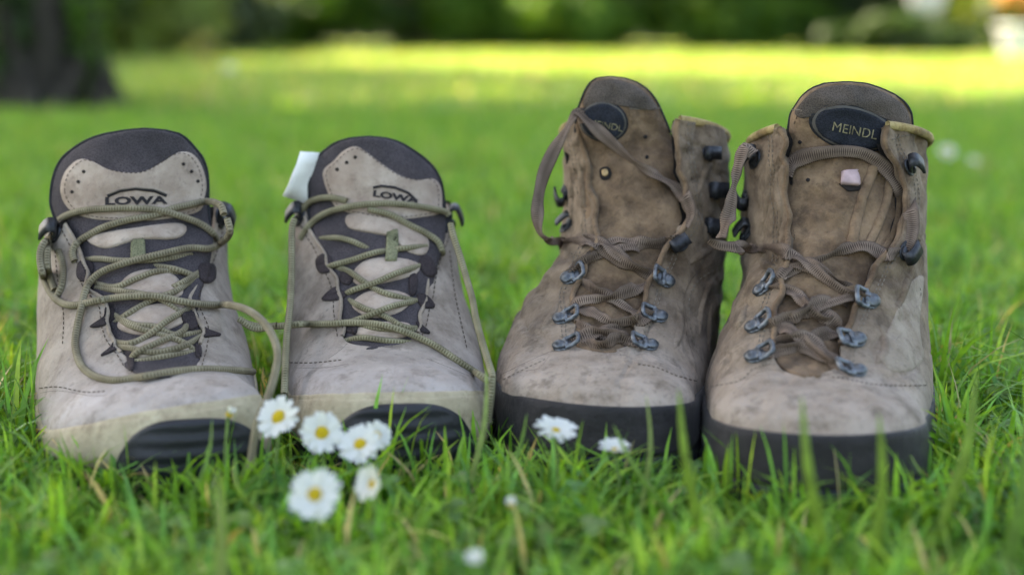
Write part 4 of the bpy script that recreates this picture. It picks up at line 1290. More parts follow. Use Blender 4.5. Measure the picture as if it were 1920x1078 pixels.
    la = [
        [(1472,326,.003),(1484,306,.004),(1510,294,.005),(1545,287,.006),(1584,284,.006),(1622,290,.006),(1657,312,.006),(1684,345,.006),(1702,382,.005),(1710,428,.004),(1700,470,.004)],
        zig([(1420,464),(1467,471),(1509,490),(1550,524),(1590,550),(1622,562)], hi),
        [(1412,290,.004,.145),(1397,276,.004,.146),(1384,312,.004,.14),(1377,344,.004,.138),(1366,405,.004,.13),(1352,446,.004,.12)],
        [(1330,452,.004,.118),(1350,460,.004,.118),(1383,464,.005,.118),(1420,466,.005)],
        zig([(1440,540),(1476,510),(1530,490),(1587,466),(1625,462),(1660,478),(1694,470)], lo),
        zig([(1430,610),(1453,604),(1523,580),(1597,556),(1625,560)], hi),
        zig([(1444,542),(1485,545),(1520,570),(1560,600),(1598,634)], lo),
        zig([(1428,612),(1480,618),(1523,652),(1560,680),(1596,694)], hi),
        zig([(1430,668),(1458,660),(1500,648),(1550,625),(1598,634)], lo),
        zig([(1430,670),(1470,655),(1500,650),(1545,672),(1596,698)], lo),
        zig([(1436,536),(1456,524),(1480,500),(1512,496),(1545,512),(1600,545)], .0045),
        zig([(1470,532),(1500,560),(1530,590),(1570,612)], .0078),
        zig([(1440,600),(1490,596),(1540,566),(1600,572)], .0078),
        zig([(1444,652),(1480,634),(1520,632),(1570,690)], .0075),
    ]
    flat(B, la[:1], 'lace', M['flat_lace'], 0.0054, tw=0.4, seed=0.9)
    flat(B, la[1:], 'lace', M['flat_lace'], 0.0044, tw=0.9, seed=1.9)
details_D(Dd)

# ------------------------------------------------------------------ grass
def in_poly(x, y, poly):
    inside = np.zeros(len(x), bool)
    n = len(poly)
    j = n - 1
    for i in range(n):
        xi, yi, xj, yj = *poly[i], *poly[j]
        c = ((yi > y) != (yj > y)) & (x < (xj - xi) * (y - yi) / (yj - yi + 1e-15) + xi)
        inside ^= c
        j = i
    return inside
def grass_cols(n):
    pal = np.array([(0.055,0.13,0.014),(0.075,0.155,0.018),(0.045,0.12,0.02),(0.105,0.175,0.025),(0.055,0.14,0.03),(0.2,0.17,0.08)])
    w = np.array([.25,.26,.16,.17,.115,.045])
    c = pal[RNG.choice(len(pal), n, p=w)]
    return c * RNG.uniform(0.7, 1.4, (n, 1)) * np.array([2.35, 2.1, 2.1])
def blades(x, y, h, w, lean, levels=4):
    n = len(x)
    ang = RNG.uniform(0, 2*np.pi, n)
    dirx, diry = np.cos(ang), np.sin(ang)
    fa = ang + RNG.normal(0, 0.9, n) + np.pi/2
    wx, wy = np.cos(fa), np.sin(fa)
    V = np.zeros((n, 2*levels + 1, 3))
    for k in range(levels + 1):
        t = k / levels
        b = lean * t ** 2 * h
        px, py = x + dirx * b, y + diry * b
        pz = h * (t - 0.28 * np.clip(lean, 0, 1.6) * t ** 2.4)
        if k < levels:
            ww = w * (1 - 0.72 * t ** 1.7) * (0.75 + 0.5 * min(t * 3, 1) * 0.5)
            V[:, 2*k] = np.stack([px - wx*ww/2, py - wy*ww/2, pz], 1)
            V[:, 2*k+1] = np.stack([px + wx*ww/2, py + wy*ww/2, pz], 1)
        else:
            V[:, 2*k] = np.stack([px, py, pz], 1)
    c = np.repeat(grass_cols(n)[:, None], 2*levels+1, 1)
    return V, c
def blade_mesh(name, sets, mat):
    vs_, cs_, quads, tris = [], [], [], []
    off = 0
    for V, c, levels in sets:
        n, m = V.shape[:2]
        base = off + np.arange(n)[:, None] * m
        for k in range(levels - 1):
            quads.append(base + np.array([2*k, 2*k+1, 2*k+3, 2*k+2]))
        tris.append(base + np.array([2*levels-2, 2*levels-1, 2*levels]))
        vs_.append(V.reshape(-1, 3)); cs_.append(c.reshape(-1, 3)); off += n * m
    V = np.vstack(vs_); Cc_ = np.vstack(cs_); Q = np.vstack(quads); T = np.vstack(tris)
    me = bpy.data.meshes.new(name)
    me.vertices.add(len(V)); me.vertices.foreach_set('co', V.astype(np.float32).ravel())
    me.loops.add(len(Q)*4 + len(T)*3)
    me.loops.foreach_set('vertex_index', np.concatenate([Q.ravel(), T.ravel()]).astype(np.int32))
    me.polygons.add(len(Q) + len(T))
    ls = np.concatenate([np.arange(len(Q))*4, len(Q)*4 + np.arange(len(T))*3]).astype(np.int32)
    me.polygons.foreach_set('loop_start', ls)
    me.polygons.foreach_set('use_smooth', np.ones(len(Q)+len(T), bool))
    me.update(calc_edges=True)
    a = me.color_attributes.new('Col', 'FLOAT_COLOR', 'POINT')
    a.data.foreach_set('color', np.hstack([Cc_, np.ones((len(Cc_), 1))]).astype(np.float32).ravel())
    me.materials.append(mat)
    return link(bpy.data.objects.new(name, me))
def wedge(n, y0, y1, xw=0.46, pad=0.12, power=1.0):
    y = y0 + (y1 - y0) * RNG.uniform(0, 1, n) ** power
    x = RNG.uniform(-1, 1, n) * (xw * y + pad)
    return x, y
def patchy(x, y, s, seed):
    return np.array([mnoise.noise(Vector((a*s, b*s, seed))) for a, b in zip(x, y)])
def build_grass():
    sets = []
    # near turf round the boots
    x, y = wedge(42000, 0.40, 1.35, power=0.9)
    keep = np.ones(len(x), bool)
    for b in BOOTS: keep &= ~in_poly(x, y, b.outline)
    x, y = x[keep], y[keep]
    n = len(x)
    pn = patchy(x, y, 16, 3.0)
    h = RNG.uniform(0.011, 0.036, n) * (1 + 0.8 * pn)
    front = (y < 0.64)
    h = np.where(front, h * 0.95, h)
    h = np.where((y > 0.8), h * 1.15, h)
    h = np.where((x > 0.22) & (y > 0.6) & (y < 0.95), h * 1.4, h)
    h = np.where((x < -0.2) & (y > 0.6) & (y < 0.95), h * 1.25, h)
    h = np.where(y < 0.5, h * 0.7, h)
    near = np.zeros(n)
    for b in BOOTS:
        d2 = np.min(np.linalg.norm(b.outline[None, ::3, :] - np.stack([x, y], 1)[:, None, :], axis=2), axis=1)
        near = np.maximum(near, np.clip(1 - d2 / 0.03, 0, 1))
    h = h * (1 + 0.3 * near)
    w = RNG.uniform(0.0011, 0.0041, n)
    V, c = blades(x, y, h, w, np.abs(RNG.normal(0.75, 0.55, n)), 4)
    tone = patchy(x, y, 22, 21.0)
    c = c * (1 + np.clip(tone * 1.3, -.5, .6)[:, None, None] * np.array([1.0, 0.75, 0.6]))
    sets.append((V, c, 4))
    # thatch: short strongly bent blades
    x, y = wedge(26000, 0.42, 1.3)
    keep = np.ones(len(x), bool)
    for b in BOOTS: keep &= ~in_poly(x, y, b.outline)
    x, y = x[keep], y[keep]; n = len(x)
    V, c = blades(x, y, RNG.uniform(0.006, 0.016, n), RNG.uniform(0.001, 0.0024, n), np.abs(RNG.normal(1.3, 0.5, n)), 3)
    c = c * np.array([1.0, 0.95, 1.1])
    sets.append((V, c, 3))
    # broader, longer leaves scattered in the foreground
    x, y = wedge(1500, 0.42, 0.70, power=0.8)
    keep = np.ones(len(x), bool)
    for b in BOOTS: keep &= ~in_poly(x, y, b.outline)
    x, y = x[keep], y[keep]; n = len(x)
    V, c = blades(x, y, RNG.uniform(0.02, 0.042, n) * np.where(y < 0.5, 0.75, 1.0), RNG.uniform(0.0025, 0.005, n), np.abs(RNG.normal(0.6, 0.4, n)), 4)
    sets.append((V, c, 4))
    x, y = wedge(84000, 1.3, 3.6, xw=0.62, pad=0.25, power=0.8)
    n = len(x)
    V, c = blades(x, y, RNG.uniform(0.02, 0.045, n) * (1 + 0.4*patchy(x, y, 5, 8.0)), RNG.uniform(0.002, 0.0042, n), np.abs(RNG.normal(0.6, 0.4, n)), 3)
    sets.append((V, c, 3))
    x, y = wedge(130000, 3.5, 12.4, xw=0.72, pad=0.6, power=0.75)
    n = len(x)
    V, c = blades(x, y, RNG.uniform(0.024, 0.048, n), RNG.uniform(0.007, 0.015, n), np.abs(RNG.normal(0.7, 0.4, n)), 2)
    c = c * (1 + np.clip((y - 3.2) / 1.5, 0, 1)[:, None, None] * np.array([0.65, 0.22, 1.0]))  # far blades lighter and yellower: sunlit strip painted into the blade colour
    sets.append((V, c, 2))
    tag(blade_mesh('grass', sets, M['grass']), kind='stuff')
build_grass()

def leaflet(P, N, D, L, W, fold=0.15, pts=4):
    """small pointed leaf: base P, direction D, normal N"""
    S = np.cross(N, D)
    prof = [(0, 0.12), (0.3, 0.85), (0.6, 1.0), (0.85, 0.6), (1.0, 0.0)]
    V = []
    for t, ww in prof:
        c = P + D * L * t - N * L * 0.25 * t * t
        V += [c - S * W * ww / 2 + N * fold * W * ww / 2, c, c + S * W * ww / 2 + N * fold * W * ww / 2]
    F = []
    for i in range(4):
        for j in range(2):
            F.append((i*3+j, i*3+j+1, (i+1)*3+j+1, (i+1)*3+j))
    return np.array(V), F
def build_weeds():
    """clover-like leaves mixed into the turf"""
    Vs, Fs, Cs = [], [], []
    off = 0
    k = 0
    while k < 520:
        y = RNG.uniform(0.45, 1.1); x = RNG.uniform(-1, 1) * (0.44 * y + 0.05)
        if any(in_poly(np.array([x]), np.array([y]), b.outline)[0] for b in BOOTS): continue
        if mnoise.noise(Vector((x*9, y*9, 5))) < 0.02: 
            k += 1; continue
        k += 1
        z = RNG.uniform(0.008, 0.024)
        col = np.array([0.1, 0.19, 0.045]) * RNG.uniform(0.7, 1.5) * np.array([RNG.uniform(.8, 1.3), 1, RNG.uniform(.8, 1.3)])
        a0 = RNG.uniform(0, 6.28)
        N = np.array([RNG.normal(0, .3), RNG.normal(-.25, .3), 1]); N /= np.linalg.norm(N)
        L = RNG.uniform(0.0045, 0.0085)
        for q in range(3):
            a = a0 + q * 2.09
            D = np.array([math.cos(a), math.sin(a), 0.15]); D -= N * np.dot(D, N); D /= np.linalg.norm(D)
            v, f = leaflet(np.array([x, y, z]), N, D, L, L * 0.95)
            Vs.append(v); Fs += [tuple(i + off for i in g) for g in f]; Cs += [(*col, 1)] * len(v); off += len(v)
    k = 0
    while k < 230:
        y = RNG.uniform(0.43, 0.70) if RNG.uniform() < 0.7 else RNG.uniform(0.7, 1.3); x = RNG.uniform(-1, 1) * (0.44 * y + 0.05)
        if any(in_poly(np.array([x]), np.array([y]), b.outline)[0] for b in BOOTS): continue
        k += 1
        col = np.array([0.12, 0.21, 0.045]) * RNG.uniform(0.6, 1.5) * np.array([RNG.uniform(.8, 1.3), 1, RNG.uniform(.8, 1.4)])
        a0 = RNG.uniform(0, 6.28)
        for q in range(int(RNG.integers(3, 7))):
            a = a0 + q * 1.2 + RNG.normal(0, .2)
            el = RNG.uniform(0.25, 1.0)
            D = np.array([math.cos(a) * math.cos(el), math.sin(a) * math.cos(el), math.sin(el)])
            N = np.array([-math.cos(a) * math.sin(el), -math.sin(a) * math.sin(el), math.cos(el)])
            L = RNG.uniform(0.012, 0.028) * (0.8 if y < 0.52 else 1)
            v, f = leaflet(np.array([x, y, 0.002]), N, D, L, L * RNG.uniform(0.22, 0.42))
            Vs.append(v); Fs += [tuple(i + off for i in g) for g in f]; Cs += [(*(col * RNG.uniform(.8, 1.2)), 1)] * len(v); off += len(v)
    tag(mk('ground_cover', np.vstack(Vs), Fs, M['grass'], col=Cs), kind='stuff')
build_weeds()

BL = 'long grass in front of the boots'
def long_blade(base, tip, bend, wpx, Y, label, col):
    g = ground_at(base[0], base[1]) if base[1] > 900 else None
    b = at(base[0], base[1], Y); b[2] = 0.0
    t = at(tip[0], tip[1], Y + bend)
    m = (b + t) / 2 + np.array([bend * 0.4 * np.sign(t[0]-b[0] + 1e-6), -bend * 0.3, 0.008])
    P = catmull([b, m, t], 8)
    w = wpx * Y / FPX
    n = len(P)
    V, C_ = [], []
    T = np.gradient(P, axis=0); T /= np.linalg.norm(T, axis=1)[:, None]
    for i in range(n):
        q = i / (n - 1)
        ww = w * (0.7 + 0.4 * q if q < 0.4 else 0.86 * (1 - ((q - 0.4) / 0.6)) ** 0.75) + 0.0002
        S = np.cross(T[i], [0.25, 1, 0]); S /= np.linalg.norm(S)
        Nn = np.cross(S, T[i])
        V += [P[i] - S*ww/2, P[i] + Nn*ww*0.16, P[i] + S*ww/2]
    F = [(i*3+j, i*3+j+1, (i+1)*3+j+1, (i+1)*3+j) for i in range(n-1) for j in range(2)]
    e = empty('tall_grass', (b[0], b[1], 0.0))
    bpy.data.objects.remove(e)
    o = bpy.data.objects.new('tall_grass', mesh_from('tall_grass', np.array(V) - b, F, M['grass'], col=[(*col, 1)] * len(V)))
    o.location = b
    link(o)
    so = o.modifiers.new('thickness', 'SOLIDIFY'); so.thickness = 0.0002
    tag(o, label, 'grass blade', BL)
G1, G2, G3 = (0.2, 0.3, 0.04), (0.15, 0.26, 0.045), (0.26, 0.33, 0.1)
long_blade((1335,960),(1272,728), 0.01, 24, 0.60, 'tall upright grass blade in front of the gap between the two brown boots', G1)
long_blade((1310,950),(1150,796), 0.02, 15, 0.625, 'slanting grass blade leaning left across the dark rand of the left brown boot', G2)
long_blade((1192,940),(1212,742), 0.01, 10, 0.64, 'thin faint grass blade before the middle of the left brown boot toe', G3)
long_blade((1575,985),(1503,742), 0.012, 28, 0.57, 'broad grass blade crossing the toe of the rightmost boot, tip left of its middle', G1)
long_blade((1638,985),(1648,775), 0.006, 25, 0.57, 'broad upright grass blade before the right half of the rightmost boot toe', G1)
long_blade((1740,960),(1832,690), 0.012, 26, 0.60, 'broad bent grass blade standing just right of the rightmost boot', G1)
long_blade((1880,1000),(1925,740), 0.01, 34, 0.56, 'broad grass blade at the right edge of the photo', G2)
long_blade((322,960),(398,786), 0.02, 10, 0.645, 'thin arching grass blade before the black toe bumper of the leftmost boot', G2)
long_blade((405,1075),(404,872), 0.006, 32, 0.52, 'broad blurred upright grass blade below the leftmost boot', G3)
long_blade((866,900),(912,690), 0.012, 14, 0.675, 'pale grass blade before the right side of the boot with the white tag', G3)
long_blade((880,930),(988,776), 0.02, 11, 0.655, 'slanting grass blade in the gap between the grey and the brown pair', G2)
long_blade((530,960),(440,860), 0.02, 12, 0.63, 'grass blade leaning left below the hanging lace of the leftmost boot', G1)

# ------------------------------------------------------------------ daisies
def petal_mesh(L, W):
    V = []
    prof = [(0, .35), (.3, .8), (.65, 1.0), (.9, .75), (1.0, .25)]
    for t, ww in prof:
        z = 0.10 * L * math.sin(t * 2.2) 
        V += [(L*t, -W*ww/2, z + .05*W), (L*t, 0, z), (L*t, W*ww/2, z + .05*W)]
    F = [(i*3+j, i*3+j+1, (i+1)*3+j+1, (i+1)*3+j) for i in range(4) for j in range(2)]
    return mesh_from('petal', V, F, M['petal'], col=[(.6, .6, .6, 1)] * len(V))
PET = petal_mesh(1.0, 0.36)
v_, f_, u_ = disc(1.0, 0.25, -0.1, 20, dome=0.45)
DISC = mesh_from('flower_centre', v_, f_, M['daisy_disc'])
def daisy(px, py, dia, Y, facing, label, group, closed=0.0, np_=20, centre=0.46, seed=0):
    """facing: direction the flower looks (world); closed 0..1 folds the petals up"""
    rr = random.Random(seed + int(px))
    H = at(px, py, Y)
    base = np.array([H[0] + rr.uniform(-.006, .006), H[1] + rr.uniform(0.0, .008), 0.0])
    e = empty('daisy', tuple(base))
    tag(e, label, 'daisy', group)
    P = catmull([base, base * 0.5 + H * 0.5 + np.array([rr.uniform(-.003, .003), 0.002, 0]), H - 0.002 * np.array(facing)], 6)
    v, f, u = tube(P, 0.0008, 6)
    mk('stem', v, f, M['stem'], e, uv=u)
    Z = Vector(facing).normalized()
    q = Z.to_track_quat('Z', 'Y')
    loc = Vector(H - base)
    R = dia / 2
    d = bpy.data.objects.new('flower_centre', DISC); link(d, e)
    d.matrix_basis = Matrix.Translation(loc) @ q.to_matrix().to_4x4() @ Matrix.Scale(R * centre, 4)
    for k in range(np_):
        a = 2 * math.pi * k / np_ + rr.uniform(-.08, .08)
        pitch = -closed * 1.2 + rr.uniform(-.16, .12) - (0.12 if k % 2 else 0)
        o = bpy.data.objects.new('petal', PET); link(o, e)
        s = R * rr.uniform(0.9, 1.05)
        o.matrix_basis = Matrix.Translation(loc) @ q.to_matrix().to_4x4() @ Matrix.Rotation(a, 4, 'Z') @ Matrix.Translation(Vector((R * 0.1, 0, R * (0.02 if k % 2 else 0.05)))) @ Matrix.Rotation(pitch, 4, 'Y') @ Matrix.Scale(s, 4)
DG = 'daisies in the grass before the boots'
daisy(524, 783, .0205, .665, (-.25, -.7, .6), 'open daisy nearest the leftmost boot, highest of the row of white daisies', DG)
daisy(604, 812, .0195, .655, (.0, -.85, .5), 'open daisy with deep yellow centre, middle of the row before the grey boots', DG)
daisy(676, 834, .0195, .65, (-.1, -.6, .65), 'pale daisy at the right end of the row before the black toe bumper', DG, centre=.42)
daisy(706, 816, .014, .662, (.35, -.6, .5), 'small orange centred daisy tucked behind the right end of the row', DG, centre=.42)
daisy(591, 928, .0215, .58, (-.02, -.8, .62), 'large round daisy standing alone lowest and nearest the camera', DG, centre=.42)
daisy(700, 908, .0165, .605, (-.62, -.62, .42), 'daisy seen from the side, yellow centre turned left, below the row', DG, closed=.25, centre=.4)
daisy(1042, 808, .0195, .66, (.2, -.3, .95), 'flat white daisy before the dark rand of the left brown boot', DG, centre=.3)
daisy(1152, 843, .0145, .655, (.05, -.2, .95), 'small white daisy right of the flat one before the left brown boot', DG, closed=.15, centre=.28)
daisy(958, 946, .0066, .585, (0, -.4, .9), 'tiny half closed daisy low between the grey and brown boots', DG, closed=.6, np_=14)
daisy(890, 1050, .0085, .53, (0, -.5, .8), 'blurred white daisy at the bottom edge of the photo', DG, closed=.4, np_=14, centre=.2)
daisy(430, 777, .008, .672, (.4, -.3, .8), 'tiny white daisy bud before the right end of the leftmost boot toe', DG, closed=.7, np_=12)
DB = 'daisies far back on the lawn'
daisy(1775, 286, .026, 2.25, (0, -.6, .7), 'blurred daisy on the lawn right of the rightmost boot, the higher of two', DB)
daisy(1824, 305, .018, 2.15, (0, -.5, .8), 'blurred daisy on the lawn right of the rightmost boot, the lower and fainter one', DB, closed=.3)
daisy(430, 130, .03, 3.3, (0, -.5, .8), 'faint pale daisy far back at the edge of the sunlit lawn', DB, np_=12)

# ------------------------------------------------------------------ background: trees, shrubs, planters
def leaf_cloud(n, centre, radii, size, pal, seed, clumps=14, hollow=0.35, ground=0.02, tilt=0.7):
    r = np.random.default_rng(seed)
    c = np.array(centre); R = np.array(radii)
    d = r.normal(size=(clumps, 3)); d /= np.linalg.norm(d, axis=1)[:, None]
    cc = c + d * R * r.uniform(hollow, 0.85, (clumps, 1))
    k = r.integers(0, clumps, n)
    off = r.normal(size=(n, 3)); off /= np.linalg.norm(off, axis=1)[:, None]
    p = cc[k] + off * (r.uniform(0, 1, (n, 1)) ** 0.45) * R * r.uniform(0.3, 0.46, (clumps, 1))[k]
    p[:, 2] = np.maximum(p[:, 2], ground + r.uniform(0, 0.05, n))
    N = off * 0.6 + r.normal(size=(n, 3)) * tilt + np.array([0, 0, 0.4]); N /= np.linalg.norm(N, axis=1)[:, None]
    a = r.normal(size=(n, 3)); D = np.cross(N, a); D /= np.linalg.norm(D, axis=1)[:, None]
    S = np.cross(N, D)
    s = size * r.uniform(0.6, 1.35, (n, 1))
    V = np.stack([p - D*s, p + S*s*0.42, p + D*s, p - S*s*0.42], 1).reshape(-1, 3)
    F = (np.arange(n)[:, None] * 4 + np.arange(4)).tolist()
    pal = np.array(pal)
    col = pal[r.integers(0, len(pal), n)] * r.uniform(0.7, 1.3, (n, 1)) * r.uniform(0.75, 1.25, (clumps, 1))[k]
    col = np.hstack([col, np.ones((n, 1))])
    return V, F, np.repeat(col, 4, 0)
def trunk_mesh(pts, radii, n=14, seed=0, rough=0.08):
    P = catmull(pts, 6); r = np.interp(np.linspace(0, 1, len(P)), np.linspace(0, 1, len(radii)), radii)
    V, F, U = tube(P, r, n, ref=(0.13, 1, 0.07))
    for i in range(len(V)):
        c = P[i // n]
        V[i] = c + (V[i] - c) * (1 + rough * nz(V[i], 6, seed) + rough * .5 * nz(V[i], 17, seed))
    return V, F, U
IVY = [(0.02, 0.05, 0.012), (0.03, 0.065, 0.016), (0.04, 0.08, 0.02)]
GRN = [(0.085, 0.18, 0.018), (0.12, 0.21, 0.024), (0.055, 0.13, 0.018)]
LGT = [(0.24, 0.3, 0.07), (0.28, 0.32, 0.1), (0.18, 0.26, 0.06)]  # raised leaf tones: glow of sun through the leaves put into the colour
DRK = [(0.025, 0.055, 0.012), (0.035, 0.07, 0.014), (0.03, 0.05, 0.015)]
def tree(x, y, r0, h, crown, label, seed, lean=(0, 0), n=26000, size=0.09, pal=GRN, group=None, fringe=()):
    e = empty('broadleaf_tree', (x, y, 0))
    tag(e, label, 'tree', group)
    top = np.array([x + lean[0], y + lean[1], h])
    b = np.array([x, y, -0.05])
    V, F, U = trunk_mesh([b, b + (top - b) * np.array([.0, .0, .12]), b + (top - b) * np.array([.15, .15, .5]), top], [r0 * 1.2, r0 * 1.02, r0 * .8, r0 * .35], 18, seed)
    mk('trunk', V, F, M['bark'], e, uv=U)
    rr = random.Random(seed)
    for (cx, cy, cz, rx, ry, rz) in crown:
        s0 = b + (top - b) * np.array([.15, .15, rr.uniform(.4, .55)])
        V, F, U = trunk_mesh([s0, (s0 + np.array([cx, cy, cz])) / 2 + np.array([0, 0, .3]), np.array([cx, cy, cz])], [r0 * .5, r0 * .32, r0 * .1], 8, seed)
        mk('limb', V, F, M['bark'], e, uv=U)
    parts, cols, off = [], [], 0
    for q, (cx, cy, cz, rx, ry, rz) in enumerate(crown):
        V, F, c = leaf_cloud(n // len(crown), (cx, cy, cz), (rx, ry, rz), size, pal, seed * 10 + q, clumps=26, hollow=0.15, ground=1.6)
        parts.append((V, F)); cols.append(c)
    for q, (cx, cy, cz, rx, ry, rz) in enumerate(fringe):  # sparse unseen clumps, added to soften the edge of the cast shade
        V, F, c = leaf_cloud(600, (cx, cy, cz), (rx, ry, rz), size, pal, seed * 10 + 50 + q, clumps=16, hollow=0.1, ground=1.6)
        parts.append((V, F)); cols.append(c)
    V, F, _ = join(parts)
    mk('crown', V, F, M['leaf'], e, smooth=False, col=np.vstack(cols))
# the tree whose trunk stands at the left; its crown shades the boots
tx = (106 - 960) / FPX * 3.9
tree(tx, 3.8, 0.086, 5.4, [(-4.5, 6.7, 4.5, 1.7, 1.6, 1.0), (-2.9, 5.1, 4.6, 1.7, 1.6, 1.0), (-1.7, 4.4, 4.6, 1.5, 1.4, 1.0), (-4.6, 8.0, 4.7, 2.4, 1.3, 1.2),  (-5.7, 6.9, 4.6, 1.6, 1.6, 1.0), (-2.9, 3.1, 4.6, 1.9, 1.9, 1.2), (-2.2, 1.2, 4.4, 1.9, 1.7, 1.1), (-3.6, 1.6, 4.8, 1.9, 1.9, 1.2), (-3.4, -0.4, 4.4, 1.8, 1.8, 1.1), (-1.7, 2.6, 4.9, 1.5, 1.5, 1.0), (-4.4, 3.4, 4.6, 1.5, 1.6, 1.1)],
     'tree with a dark rough trunk standing at the left edge of the lawn', 21, (-0.9, -0.9), n=68000, size=0.12, fringe=[(-1.7, 6.0, 4.6, 1.9, 0.9, 1.0), (-0.2, 5.6, 4.6, 1.7, 0.9, 1.0), (-3.0, 7.2, 4.6, 1.9, 0.9, 1.0), (-4.6, 8.8, 4.6, 2.0, 0.9, 1.0)])
def shrub(x, y, w, h, label, seed, n=5000, size=0.05, pal=GRN, group='shrubs along the back of the lawn', depth=None, name='shrub', cat='shrub'):
    e = empty(name, (x, y, 0))
    tag(e, label, cat, group)
    rr = random.Random(seed)
    parts = []
    for k in range(7):
        a = rr.uniform(0, 6.28); q = rr.uniform(.2, .6)
        parts.append(trunk_mesh([(x + rr.uniform(-.1, .1), y + rr.uniform(-.1, .1), -0.02), (x + math.cos(a)*w*.15, y + math.sin(a)*w*.15, h*.35), (x + math.cos(a)*w*.3, y + math.sin(a)*w*.3, h*.75)], [.028, .02, .008], 6, seed))
    V, F, U = join(parts)
    mk('stems', V, F, M['bark'], e, uv=U)
    V, F, c = leaf_cloud(n, (x, y, h * .52), (w * .55, (depth or w) * .55, h * .52), size, pal, seed, clumps=22)
    V2, F2, c2 = leaf_cloud(int(n*.5), (x, y, min(.3, h * .4)), (w * .6, (depth or w) * .5, min(.32, h * .45)), size, pal, seed + 500, clumps=22, ground=.01)
    V, F, _ = join([(V, F), (V2, F2)])
    mk('foliage', V, F, M['leaf'], e, smooth=False, col=np.vstack([c, c2]))
X = lambda px, Y: (px - 960) / FPX * Y * 1.0
shr = [
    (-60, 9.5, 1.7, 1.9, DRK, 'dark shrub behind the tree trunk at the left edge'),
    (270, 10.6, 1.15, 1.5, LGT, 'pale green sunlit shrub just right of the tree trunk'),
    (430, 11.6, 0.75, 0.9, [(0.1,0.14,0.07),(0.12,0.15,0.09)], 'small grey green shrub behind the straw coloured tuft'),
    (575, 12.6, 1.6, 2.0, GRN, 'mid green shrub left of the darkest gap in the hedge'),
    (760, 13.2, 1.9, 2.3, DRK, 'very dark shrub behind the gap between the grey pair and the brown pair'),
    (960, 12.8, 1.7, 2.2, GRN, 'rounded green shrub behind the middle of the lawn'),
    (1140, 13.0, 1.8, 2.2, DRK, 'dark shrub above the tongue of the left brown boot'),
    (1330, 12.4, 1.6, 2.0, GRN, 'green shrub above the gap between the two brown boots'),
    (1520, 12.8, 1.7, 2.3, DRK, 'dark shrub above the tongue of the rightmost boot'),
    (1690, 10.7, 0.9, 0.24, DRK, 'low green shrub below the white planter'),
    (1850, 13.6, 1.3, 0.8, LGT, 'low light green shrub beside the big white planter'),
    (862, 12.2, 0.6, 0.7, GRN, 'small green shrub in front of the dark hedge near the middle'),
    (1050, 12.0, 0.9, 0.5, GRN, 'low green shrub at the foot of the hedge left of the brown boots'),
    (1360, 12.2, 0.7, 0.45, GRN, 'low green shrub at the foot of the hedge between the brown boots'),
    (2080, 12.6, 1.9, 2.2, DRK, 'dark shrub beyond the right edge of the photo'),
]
shrub(X(100, 3.95), 3.95, 0.28, 0.16, 'low dark ivy growing round the foot of the tree trunk', 91, n=1800, size=0.02, pal=IVY, group='low dark plants under the tree', name='ivy_clump', cat='ivy')
shrub(X(-15, 4.4), 4.4, 0.30, 0.5, 'dark low bush left of the tree trunk, cut by the photo edge', 92, n=1500, size=0.03, pal=IVY, group='low dark plants under the tree')
shrub(X(30, 3.72), 3.72, 0.13, 0.6, 'ivy climbing the left side of the tree trunk', 93, n=700, size=0.022, pal=IVY, group='low dark plants under the tree', name='ivy_clump', cat='ivy')
shrub(X(178, 3.78), 3.78, 0.11, 0.5, 'ivy climbing the right side of the tree trunk', 94, n=420, size=0.022, pal=GRN, group='low dark plants under the tree', name='ivy_clump', cat='ivy')
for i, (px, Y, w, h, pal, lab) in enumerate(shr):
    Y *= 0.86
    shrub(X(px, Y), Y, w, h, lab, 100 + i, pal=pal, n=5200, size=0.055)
def tuft(x, y, h, n, col, label, seed):
    r = np.random.default_rng(seed)
    e = empty('grass_tuft', (x, y, 0)); tag(e, label, 'ornamental grass')
    Vs, Fs, o = [], [], 0
    for k in range(n):
        a = r.uniform(0, 6.28); q = r.uniform(.15, .75) * h; hh = h * r.uniform(.5, 1.0)
        P = catmull([(x + r.normal(0, .04), y + r.normal(0, .04), 0), (x + math.cos(a)*q*.35, y + math.sin(a)*q*.35, hh*.7), (x + math.cos(a)*q, y + math.sin(a)*q, hh*(1 - .25*q/h))], 4)
        S = np.array([-math.sin(a), math.cos(a), 0])
        w = r.uniform(.004, .009)
        v = np.vstack([[p - S*w*(1 - i/len(P)), p + S*w*(1 - i/len(P))] for i, p in enumerate(P)])
        Vs.append(v); Fs += [tuple(o + z for z in (2*i, 2*i+1, 2*i+3, 2*i+2)) for i in range(len(P)-1)]; o += len(v)
    V = np.vstack(Vs)
    mk('leaf_blades', V, Fs, M['grass'], e, col=[(*(np.array(col)), 1)] * len(V))
tuft(X(392, 8.2), 8.2, 0.17, 300, (0.3, 0.3, 0.15), 'straw coloured grass tuft glowing in the sun at the left back of the lawn', 5)
tuft(X(268, 8.8), 8.8, 0.55, 900, (0.24, 0.32, 0.08), 'tall pale green grass clump right of the tree trunk at the back of the lawn', 6)
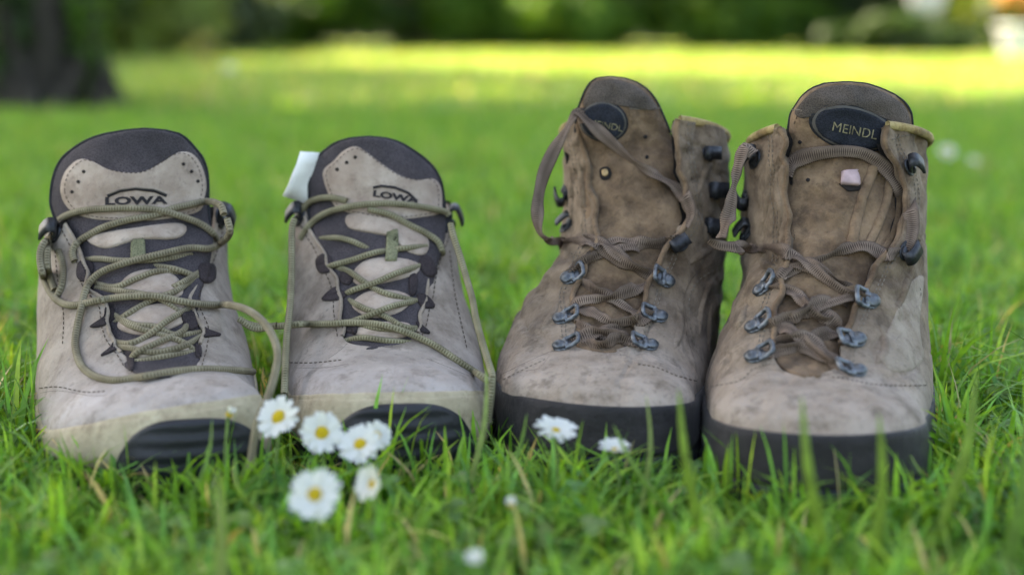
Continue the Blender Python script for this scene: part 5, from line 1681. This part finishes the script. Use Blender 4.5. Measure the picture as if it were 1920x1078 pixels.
def planter(x, y, r, h, label, flowers, seed, fl_h=0.3):
    e = empty('planter', (x, y, 0)); tag(e, label, 'planter', 'white planters by the hedge')
    prof = [(r*.72, 0), (r*.8, h*.3), (r*.93, h*.75), (r*.97, h*.9), (r*1.06, h*.9), (r*1.06, h), (r*.9, h), (r*.88, h*.85)]
    n = 32
    V = [(x + a*math.cos(2*math.pi*k/n), y + a*math.sin(2*math.pi*k/n), z) for a, z in prof for k in range(n)]
    F = [(i*n+k, i*n+(k+1) % n, (i+1)*n+(k+1) % n, (i+1)*n+k) for i in range(len(prof)-1) for k in range(n)]
    mk('pot', V, F, M['white_ceramic'], e)
    V = [(x + r*.89*math.cos(2*math.pi*k/n), y + r*.89*math.sin(2*math.pi*k/n), h*.87) for k in range(n)]
    mk('soil', V, [tuple(range(n))], M['soil'], e)
    V, F, c = leaf_cloud(700, (x, y, h + fl_h*.4), (r*1.0, r*1.0, fl_h*.5), 0.03, GRN, seed, clumps=9, ground=h*.9)
    mk('foliage', V, F, M['leaf'], e, smooth=False, col=c)
    V, F, c = leaf_cloud(900, (x, y, h + fl_h*.6), (r*1.15, r*1.15, fl_h*.55), 0.032, flowers, seed + 1, clumps=12, ground=h)
    mk('blossoms', V, F, M['petal'], e, smooth=False, col=c)
planter(X(1906, 8.9), 8.9, 0.17, 0.2, 'large white planter of orange flowers cut by the right edge of the photo', [(0.6, 0.3, 0.08), (0.62, 0.36, 0.14)], 61, fl_h=0.36)
# pot raised on a pedestal so that only its rounded bottom enters the picture
def hanging_pot(px, Y, label, seed):
    x = X(px, Y)
    e = empty('pedestal_planter', (x, Y, 0)); tag(e, label, 'planter', 'white planters by the hedge')
    n = 28
    prof = [(.02, .0), (.09, .0), (.09, .02), (.03, .05), (.025, .09), (.025, .22), (.06, .25), (.13, .29), (.165, .36), (.17, .44), (.185, .46), (.16, .46)]
    prof = [(a * .7, z) for a, z in prof]
    V = [(x + a*math.cos(2*math.pi*k/n), Y + a*math.sin(2*math.pi*k/n), z) for a, z in prof for k in range(n)]
    F = [(i*n+k, i*n+(k+1) % n, (i+1)*n+(k+1) % n, (i+1)*n+k) for i in range(len(prof)-1) for k in range(n)]
    mk('urn', V, F, M['white_ceramic'], e)
    V, F, c = leaf_cloud(700, (x, Y, .6), (.22, .22, .18), 0.035, GRN, seed, clumps=9, ground=.44)
    mk('foliage', V, F, M['leaf'], e, smooth=False, col=c)
hanging_pot(1722, 9.6, 'white rounded urn above the low shrub near the top right of the photo', 71)
# trees behind the shrubs
for i, (px, Y, r, h) in enumerate([(-420, 19.5, .14, 6), (640, 18.5, .16, 6.5), (1080, 17.5, .13, 6), (1480, 18.5, .15, 6.5), (2150, 18, .15, 6)]):
    x = X(px, Y)
    tree(x, Y, r, h, [(x - 1.2, Y, h*.62, 1.7, 1.5, 2.2), (x + 1.2, Y + .3, h*.6, 1.7, 1.5, 2.2), (x, Y - .4, h*.75, 1.6, 1.5, 1.8)],
         ['tree behind the pale green sunlit shrub at the left', 'tree behind the mid green shrub left of the middle', 'tree behind the dark shrub above the left brown boot', 'tree behind the dark shrub above the rightmost boot', 'tree beyond the right edge of the photo'][i], 40 + i, (0.2, 0), n=9000, size=0.14, pal=DRK, group='trees behind the shrubs')
# the wood behind everything: one mass
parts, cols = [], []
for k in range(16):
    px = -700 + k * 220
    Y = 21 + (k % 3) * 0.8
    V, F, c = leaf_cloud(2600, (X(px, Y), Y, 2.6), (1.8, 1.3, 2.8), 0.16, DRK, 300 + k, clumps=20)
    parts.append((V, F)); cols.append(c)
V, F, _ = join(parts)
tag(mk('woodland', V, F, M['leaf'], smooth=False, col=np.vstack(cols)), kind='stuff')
